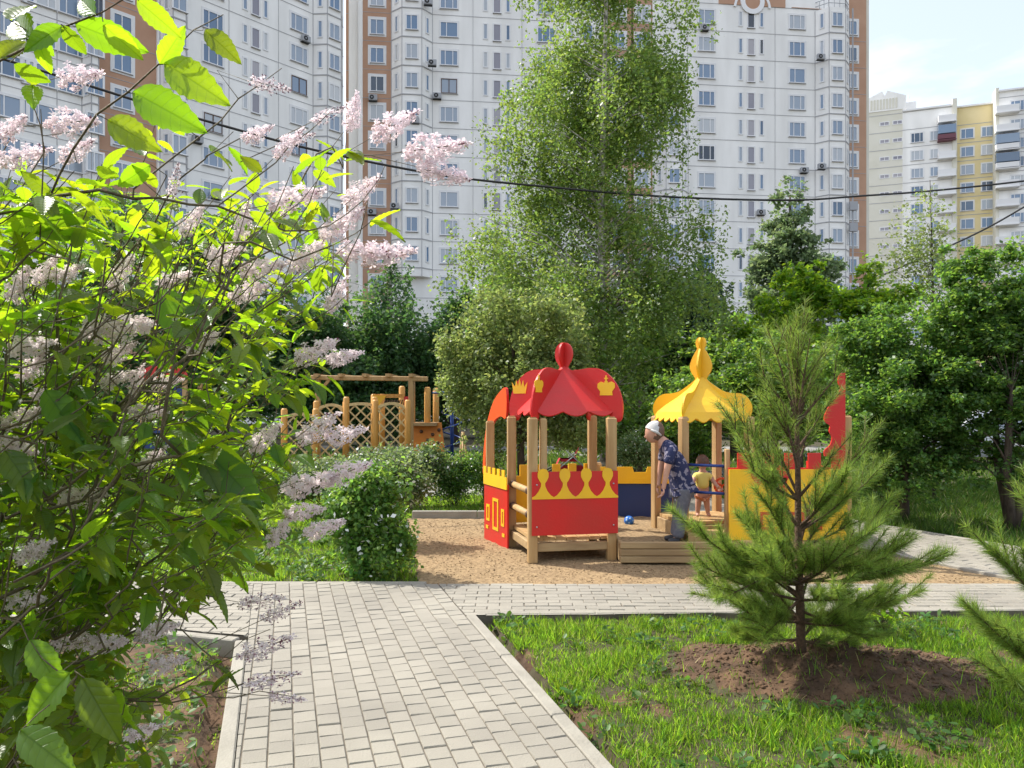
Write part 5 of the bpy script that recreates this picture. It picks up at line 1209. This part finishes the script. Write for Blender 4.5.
# second pine, mostly beyond the right edge
YP2 = 3.9
def Q2(px, py, dy=0): q = P(px, py, YP2); return Vector((q.x, q.y+dy, q.z))
t2 = [Q2(1092, y) for y in (830,780,720,660,600,540,480,420)]; t2[0].z = -.1
B2 = [(Q2(1092,640), Q2(1000,552,.1), 16, .03), (Q2(1092,700), Q2(968,612,-.1), 20, .05), (Q2(1092,720), Q2(985,668,-.2), 18, .05), (Q2(1092,700), Q2(1010,640,.2), 14, .04), (Q2(1092,600), Q2(1040,500,.1), 12, .03), (Q2(1092,560), Q2(1150,470,.1), 12, .03), (Q2(1092,650), Q2(1190,590,.1), 14, .03), (Q2(1092,720), Q2(1200,690,.1), 14, .03), (Q2(1092,740), Q2(1020,700,-.3), 14, .03)]
pine('young pine reaching in with two branches at the right edge', YP2, t2, B2)
# ================================================================ lilac
M['lilac_leaf'] = leafmat('lilac_leaf', (.032,.085,.02), (.44,.68,.015), .54, .35, .36, .5)
M['lilac_flower'] = leafmat('lilac_flower', (.90,.80,.82), (.90,.80,.83), .45, .12, .6, .2)
M['lilac_bud'] = leafmat('lilac_bud', (.24,.09,.14), (.30,.12,.16), .15, .3, .7, .2)
lil = thing('lilac_bush', (-1.75,2.3,-.1), 'flowering pink lilac bush with bright green leaves filling the left foreground', 'lilac')
nodes = []; parent = []
def addn(p, pr): nodes.append(np.array(p, float)); parent.append(pr); return len(nodes)-1
def chain(pts, start=None, step=.05):
    """polyline of points appended to the skeleton; first point is linked to its nearest node"""
    prev = start
    if prev is None:
        a = np.array(nodes); d = np.linalg.norm(a-np.array(pts[0]), axis=1)+.25*np.maximum(0, a[:,2]-pts[0][2]); prev = int(np.argmin(d))
    for q in pts:
        q = np.array(q); a = nodes[prev]; L_ = np.linalg.norm(q-a); k = max(1, int(L_/step)); sagv = np.array((0,0,-.06*L_))
        for i in range(1, k+1):
            t = i/k; prev = addn(a+(q-a)*t+sagv*math.sin(PI*t)+RG.normal(size=3)*.003, prev)
    return prev
r0 = addn((-1.75,2.3,-.12), -1)
roots = []
for (x, y, z) in ((-1.6,2.1,.5),(-1.75,2.4,.6),(-1.5,2.45,.4),(-1.9,2.1,.5),(-1.65,1.8,.4)): roots.append(chain([(x,y,z)], r0))
D = lambda L_: [tuple(P(x, y, yy)) for x, y, yy in L_]
chain(D([(-60,300,1.9),(-20,225,1.55),(0,215,1.5),(51,195,1.5),(102,191,1.52),(160,196,1.55),(219,205,1.6),(260,222,1.65)]), roots[0])
chain(D([(51,195,1.5),(75,150,1.45),(99,116,1.42),(130,90,1.4),(164,60,1.38),(191,32,1.36),(219,17,1.35)]))
chain(D([(-80,120,1.3),(0,57,1.25),(62,25,1.22),(100,12,1.2),(140,-5,1.2)]), roots[3])
chain(D([(133,190,1.53),(165,163,1.55),(198,137,1.57),(239,99,1.6),(280,70,1.6)]))
chain(D([(219,205,1.6),(260,175,1.65),(290,145,1.7),(330,112,1.7)]))
chain(D([(50,470,2.3),(123,404,2.2),(147,356,2.1),(167,329,2.05),(190,280,2.0)]), roots[1])
chain(D([(123,404,2.2),(157,373,2.1),(205,339,2.0),(267,305,1.95),(310,270,1.9),(350,240,1.9)]))
chain(D([(90,520,2.3),(205,445,2.1),(253,397,2.05),(294,366,2.0),(342,343,2.0)]), roots[1])
chain(D([(60,560,2.2),(150,520,2.1),(230,500,2.0),(300,480,2.0)]), roots[2])
chain(D([(40,650,2.0),(110,610,1.9),(180,590,1.85),(240,600,1.8)]), roots[2])
chain(D([(40,720,1.8),(120,700,1.75),(195,678,1.7),(241,640,1.7),(272,629,1.7)]), roots[4])
chain(D([(120,700,1.75),(200,694,1.72),(260,690,1.7),(300,698,1.7)]))
chain(D([(-40,600,1.6),(20,620,1.55),(60,690,1.5)]), roots[4])
chain(D([(-60,480,1.7),(0,430,1.6),(60,400,1.6),(110,350,1.65)]), roots[0])
chain(D([(260,222,1.65),(310,228,1.75),(345,215,1.85),(380,180,1.9)]))
xb_ = [(0,205),(60,205),(110,235),(150,300),(200,365),(250,380),(300,345),(370,335),(430,325),(500,300),(550,255),(600,205),(650,130),(700,215),(768,160)]
def xmax(y):
    for (a, b_), (c, d_) in zip(xb_, xb_[1:]):
        if a <= y <= c: return lerp(b_, d_, (y-a)/(c-a))
    return 160
def dens_(x, y):
    if x > xmax(y)-12: return 0
    e = min(1, (xmax(y)-x)/60)
    if y < 185: return .03*e
    if y < 225: return .35*e
    if y < 250: return .85*(.4+.6*e)
    if y < 520: return 1.0*(.35+.65*e)*(1 if x < 230 else .62)
    if y < 640: return (1.0 if x < 130 else .62)
    return 1.0 if x < 105 else .22
tg = []
while len(tg) < 800:
    x, y = random.uniform(-70,390), random.uniform(0,800)
    if random.random() < dens_(x, y): tg.append(P(x, y, random.uniform(1.45,2.9) if y > 200 else random.uniform(1.4,1.9)))
rt_p = Vector((-1.7,2.2,.4))
for _ in range(100):
    while True:
        x, y = random.uniform(-60,370), random.uniform(195,400)
        if random.random() < dens_(x, y): break
    tg.append(P(x, y, random.uniform(1.4,2.0)))
for _ in range(260):
    while True:
        x, y = random.uniform(-60,300), random.uniform(400,790)
        if random.random() < dens_(x, y): break
    tg.append(P(x, y, random.uniform(1.6,2.6)))
tg.sort(key=lambda p_: (p_-rt_p).length)
Lb = []; Ld = []; Lu = []; Lsz = []
def leaf(b_, d, u, s): Lb.append(tuple(b_)); Ld.append(tuple(d)); Lu.append(tuple(u)); Lsz.append(s)
def leafy(p0, dirv, ln, smin, smax, step=.045, first=.25):
    """twig with opposite leaf pairs; returns node index of its tip"""
    p0 = np.array(p0); dirv = np.array(dirv)/np.linalg.norm(dirv)
    tip = chain([p0+dirv*ln*.5, p0+dirv*ln+np.array((0,0,.02))], chain([p0]))
    k = max(2, int(ln/step)); rot = random.random()*PI
    for i in range(k):
        t = first+(1-first)*(i+.5)/k; q = p0+dirv*ln*t; s0 = np.cross(dirv, (0,0,1.)); s0 = s0/max(1e-6, np.linalg.norm(s0)); s1 = np.cross(s0, dirv); a = rot+i*PI/2
        for sg in (1,-1):
            if random.random() < .12: continue
            o_ = (s0*math.cos(a)+s1*math.sin(a)*.6)*sg; d = o_*1.0+dirv*.55+np.array((0,0,-.25-.35*random.random()))
            leaf(q+o_*.012, d, rdir(1)[0]*.45+np.array((0,0,1)), random.uniform(smin, smax))
    leaf(p0+dirv*ln, dirv+np.array((0,0,-.3)), rdir(1)[0]*.3+np.array((0,0,1)), random.uniform(smin, smax)*.8)
    return tip
for p_ in tg:
    d = np.array((p_.x+2.0, (p_.y-2.3)*.6, p_.z-.2)); d = d/np.linalg.norm(d)+rdir(1)[0]*.6+np.array((.25,0,.1))
    ln_ = random.uniform(.10,.22); leafy(np.array(p_)-d/np.linalg.norm(d)*ln_*.7, d, ln_, .045, .088)
# individually placed sunlit leaves at the top
for (bx_, by_, tx, ty, Y, s) in [(30,38,3,8,1.2,1),(64,25,85,60,1.2,1),(75,24,148,52,1.22,1),(103,25,143,60,1.2,1),(124,87,70,60,1.38,1),(95,115,34,96,1.4,1),(160,64,184,28,1.36,1),(165,63,220,98,1.36,1),
    (133,92,197,126,1.4,1),(205,30,238,58,1.35,1),(108,120,153,146,1.42,1),(137,0,180,36,1.2,1),(14,64,52,86,1.22,1),(38,42,50,76,1.22,1),(50,192,16,172,1.48,1),(86,222,30,236,1.5,1),(80,248,46,250,1.5,1),(78,162,105,150,1.46,1),(30,205,12,240,1.5,1),(150,165,115,188,1.5,1),
    (30,30,55,60,1.22,1),(62,26,22,48,1.21,1),(0,58,26,34,1.24,1),(75,150,48,162,1.45,1),(92,128,118,110,1.42,1),(165,110,185,140,1.5,1),(10,20,30,-6,1.2,1),(95,14,72,-8,1.2,1),(118,98,88,78,1.4,1),(40,110,10,92,1.45,1),(60,135,30,122,1.45,1),
    (262,172,240,155,1.66,1),(290,145,318,150,1.7,1),(345,132,352,158,1.85,1),(386,165,388,215,1.9,1),(380,180,368,200,1.9,1),(330,150,312,140,1.8,1),(70,672,14,728,1.3,1),(82,678,118,745,1.3,1),(30,640,60,690,1.35,1),(120,690,128,745,1.45,1),(20,730,70,770,1.25,1),(90,640,110,680,1.4,1),(5,450,40,500,1.5,1),(45,390,85,440,1.6,1),(75,400,68,465,1.6,1),(150,295,165,350,1.7,1),(160,290,190,345,1.7,1),(170,440,232,470,1.75,1),(205,450,260,500,1.75,1)]:
    a, c = P(bx_, by_, Y), P(tx, ty, Y+random.uniform(-.06,.06)); d = c-a
    leaf(a, d, (random.uniform(0,.5), -1.0, random.uniform(-.7,.05)) if by_ < 300 else (random.uniform(-.3,.3), -1.0, random.uniform(.6,1.2)), d.length); ar = np.array(nodes); dd = np.linalg.norm(ar-np.array(a), axis=1); j = int(np.argmin(dd))
    if .01 < dd[j] < .35: chain([tuple(a)], j, .03)
# keep the flower heads free of leaves directly in front of them
# panicles
def floret_mesh(seed, open_):
    rg = np.random.default_rng(seed); V = []; F = []; mi = []
    nb = 26
    for i in range(nb):
        t = i/nb; ang = i*2.4; rr = .36*math.sin(PI*min(1, t*.85+.18))**.8*(1-.45*t)
        for q in range(int(7*(1-t*.5))):
            f = rg.random()**.6; c = np.array((t*1.0+f*.10, rr*f*math.cos(ang)+rg.normal()*.02, rr*f*math.sin(ang)+rg.normal()*.02))
            bud = rg.random() > open_*(1.25-.7*t); n = np.array((.35+rg.normal()*.3, math.cos(ang)+rg.normal()*.5, math.sin(ang)+rg.normal()*.5)); n /= np.linalg.norm(n)
            u = np.cross(n, (1,0,.1)); u /= np.linalg.norm(u)+1e-9; w = np.cross(n, u); s = .082 if not bud else .038; o = len(V)
            if bud:
                V += [c-u*s*.5, c+u*s*.5, c+w*s*.5, c-w*s*.5, c+n*s*1.7]; F += [(o,o+2,o+4),(o+2,o+1,o+4),(o+1,o+3,o+4),(o+3,o,o+4)]; mi += [1]*4
            else:
                V.append(c)
                for k in range(4):
                    a = k*PI/2+.4; dirp = u*math.cos(a)+w*math.sin(a); sd = u*-math.sin(a)+w*math.cos(a)
                    V += [c+dirp*s*.75-sd*s*.36+n*s*.12, c+dirp*s*1.25+n*s*.02, c+dirp*s*.75+sd*s*.36+n*s*.12]; F += [(o, o+1+3*k, o+2+3*k), (o, o+2+3*k, o+3+3*k)]; mi += [0]*2
    # axis
    o = len(V); 
    for x in (0,1.02):
        for k in range(3): V.append(np.array((x, .012*math.cos(k*2.1), .012*math.sin(k*2.1))))
    for k in range(3): F.append((o+k, o+(k+1) % 3, o+3+(k+1) % 3, o+3+k)); mi.append(2)
    me = bpy.data.meshes.new('flower_cluster'); me.from_pydata([tuple(v) for v in V], [], F)
    for k in ('lilac_flower', 'lilac_bud', 'lbark'): me.materials.append(M[k])
    me.polygons.foreach_set('material_index', mi); me.update(); return me
FM = [floret_mesh(s, 1.2) for s in range(4)]; BM = [floret_mesh(s+9, .38) for s in range(2)]
nc = 0
PAN = [   # base x,y, length px, direction deg (0 right, 90 up), depth, 0 flower / 1 bud
    (60,80,38,10,1.5,0),(2,162,46,15,1.6,0),(50,124,42,5,1.55,0),(0,138,30,40,1.5,0),(172,200,34,80,1.6,1),(243,140,30,25,1.7,0),(280,146,34,20,1.72,1),(312,122,34,25,1.72,1),(268,205,52,15,1.75,0),(238,240,36,75,1.8,0),
    (205,256,36,10,1.8,0),(322,238,46,35,1.9,0),(350,132,36,80,1.9,0),(372,138,48,30,1.9,0),(405,152,58,8,1.95,0),(418,168,48,-12,1.95,0),(345,205,40,40,1.9,0),(340,250,46,-5,1.95,0),(362,256,48,5,1.95,0),
    (10,300,34,60,1.7,0),(34,285,34,50,1.75,0),(52,280,32,25,1.75,0),(112,290,36,60,1.9,0),(158,285,32,20,1.9,0),(208,268,32,30,1.95,0),(240,272,44,10,1.95,0),(232,298,34,20,2,0),(84,330,66,5,1.9,0),(8,350,42,10,1.7,0),(22,380,32,50,1.75,0),
    (104,362,34,30,1.95,0),(100,385,34,20,2,0),(150,385,30,10,2,0),(132,396,30,70,2,0),(128,412,36,0,2,0),(296,360,42,25,2,0),(326,362,34,15,2.05,0),(328,310,34,60,2,0),(0,425,42,20,1.7,0),(0,440,36,-20,1.7,0),
    (250,450,36,40,2.1,0),(300,440,42,35,2.1,0),(326,440,38,15,2.1,0),(285,490,48,15,2.1,0),(325,480,44,20,2.1,0),(62,498,40,5,2,0),(52,645,42,10,1.8,0),(86,645,38,5,1.8,0),(136,636,42,15,1.85,0),(238,604,44,8,1.8,1),(150,668,34,15,1.8,0),
    (240,656,50,20,1.7,1),(245,685,52,12,1.7,1),(125,738,36,20,1.7,0),(285,515,36,10,2.1,0),(305,535,38,20,2.1,0),(5,602,36,5,1.7,0),(270,545,32,55,2.1,0),(30,395,30,0,1.7,0),(190,350,30,30,2,0),(20,560,34,30,1.7,0),(140,470,32,40,2,0),
    (262,620,40,25,1.75,1),(268,696,34,-6,1.7,1),(250,80,38,-15,1.6,1),(275,158,36,45,1.7,0),(60,160,36,30,1.6,0),(290,270,40,40,1.9,0),(180,235,34,50,1.8,0)]
for (x, y, ln, ang, Y, kind) in PAN:
    s = P(x, y, Y); a = math.radians(ang); e = P(x+ln*math.cos(a), y-ln*math.sin(a), Y+random.uniform(-.04,.04)); d = e-s
    me = (FM if kind == 0 else BM)[nc % (4 if kind == 0 else 2)]; nc += 1
    o = bpy.data.objects.new('flower_cluster', me); C.objects.link(o); o.parent = lil; o.location = s-lil.location
    q = d.to_track_quat('X', 'Z'); o.rotation_euler = (q @ Matrix.Rotation(random.uniform(0,6), 4, 'X').to_quaternion()).to_euler(); sc_ = d.length*1.05; o.scale = (sc_, sc_*(.84 if kind == 0 else .6), sc_*(.84 if kind == 0 else .6))
    dv = np.array(d.normalized()); st = np.array(s)-dv*.09
    tip = chain([tuple(st), tuple(s)])
    for sg in (1,-1):
        o_ = np.cross(dv, rdir(1)[0]); leaf(st+dv*.02, o_*sg+dv*.7+np.array((0,0,-.2)), rdir(1)[0]*.4+np.array((0,0,1)), random.uniform(.055,.09))
# wood of the lilac from the pipe model
nN = len(nodes); cnt = np.ones(nN)
for i in range(nN-1, 0, -1): cnt[parent[i]] += cnt[i]*(1 if len(nodes) else 0)
children = [[] for _ in range(nN)]
for i in range(1, nN): children[parent[i]].append(i)
b = MB(); rad_ = lambda i: min(.015, .0008*(cnt[i]**.38))
stack = [(r0, None)]; done = 0
while stack:
    s, par_ = stack.pop(); line = [s] if par_ is None else [par_, s]; c = s
    while children[c]:
        ch_ = sorted(children[c], key=lambda q_: -cnt[q_]); 
        for q_ in ch_[1:]: stack.append((q_, c))
        c = ch_[0]; line.append(c)
    if len(line) > 1:
        rr2 = [rad_(i) for i in line]
        if par_ is not None: rr2[0] = rr2[1]
        b.tube([nodes[i] for i in line], rr2, 5, cap=False)
b.build('branches', 'lbark', lil)
# lilac leaf template
TS = list(np.linspace(0, 1, 17)); WS = [max(.004, .245*math.sin(PI*t**.78)**.85*(1.0 if i % 2 else .90)) for i, t in enumerate(TS)]
T = []; F4 = []
for i, (t, w) in enumerate(zip(TS, WS)):
    dz = -.22*t*t
    T += [(t, w, dz+.16*w+.012*(-1)**i), (t, w*.5, dz+.10*w-.0), (t, 0, dz-.03), (t, -w*.5, dz+.10*w), (t, -w, dz+.16*w+.012*(-1)**i)]
for i in range(len(TS)-1):
    for k in range(4): a = i*5+k; F4.append((a, a+1, a+6, a+5))
Lb, Ld, Lu, Lsz = map(np.array, (Lb, Ld, Lu, Lsz)); mid = Lb+Ld/np.linalg.norm(Ld, axis=1, keepdims=True)*Lsz[:,None]*.5
keep = np.ones(len(Lb), bool)                     # an opened flower head pushes the leaves round it aside
for (x, y, ln, ang, Y, kind) in PAN:
    a = math.radians(ang); ax_ = 512+mid[:,0]/mid[:,1]*FP; ay_ = HY-(mid[:,2]-H)/mid[:,1]*FP; t = np.clip(((ax_-x)*math.cos(a)-(ay_-y)*math.sin(a))/ln, 0.1, 1.1)
    dd = np.hypot(ax_-x-t*ln*math.cos(a), ay_-y+t*ln*math.sin(a)); keep &= ~((dd < 19) & (mid[:,1] < Y+.08))
V, Fs = batch(np.array(T), [np.array(F4)], Lb[keep], Ld[keep], Lu[keep], Lsz[keep])
fo = npmesh('foliage', V, Fs, 'lilac_leaf', lil, smooth=True, off=lil.location)
uvl = fo.data.uv_layers.new(name='leaf'); li = Fs[0].ravel() % len(T)
tuv = np.array([(t, (2-k)/2*w*1.0) for t, w in zip(TS, WS) for k in range(5)], np.float32)
uvl.data.foreach_set('uv', tuv[li].ravel())
nt = M['lilac_leaf'].node_tree; N = nt.nodes; L = nt.links
uv = N.new('ShaderNodeUVMap'); sx_ = N.new('ShaderNodeSeparateXYZ'); L.new(uv.outputs[0], sx_.inputs[0])
def mth(op, a, b_=None):
    q = N.new('ShaderNodeMath'); q.operation = op
    for i, v in enumerate((a, b_)):
        if v is None: continue
        if isinstance(v, (int, float)): q.inputs[i].default_value = v
        else: L.new(v, q.inputs[i])
    return q.outputs[0]
av = mth('ABSOLUTE', sx_.outputs[1]); ph_ = mth('SUBTRACT', sx_.outputs[0], mth('MULTIPLY', av, .75)); sn = mth('ABSOLUTE', mth('SINE', mth('MULTIPLY', ph_, 24.0)))
side_ = mth('SUBTRACT', 1.0, mth('MINIMUM', mth('MULTIPLY', sn, 4.5), 1.0)); midr = mth('SUBTRACT', 1.0, mth('MINIMUM', mth('MULTIPLY', av, 55.0), 1.0)); vein = mth('MAXIMUM', midr, mth('MULTIPLY', side_, .6))
bp2 = N.new('ShaderNodeBump'); bp2.invert = True; bp2.inputs['Strength'].default_value = .7; bp2.inputs['Distance'].default_value = .0015; L.new(mth('ADD', vein, mth('MULTIPLY', sn, -.35)), bp2.inputs['Height'])
pb = N['Principled BSDF']; L.new(bp2.outputs[0], pb.inputs['Normal'])
for nd_ in list(N):
    if nd_.bl_idname == 'ShaderNodeBsdfTranslucent':
        src = nd_.inputs['Color'].links[0].from_socket; mxc = N.new('ShaderNodeMix'); mxc.data_type = 'RGBA'; mxc.blend_type = 'MULTIPLY'; mxc.inputs[7].default_value = (.55,.62,.5,1)
        L.new(mth('MULTIPLY', vein, .75), mxc.inputs[0]); L.new(src, mxc.inputs[6]); L.new(mxc.outputs[2], nd_.inputs['Color'])
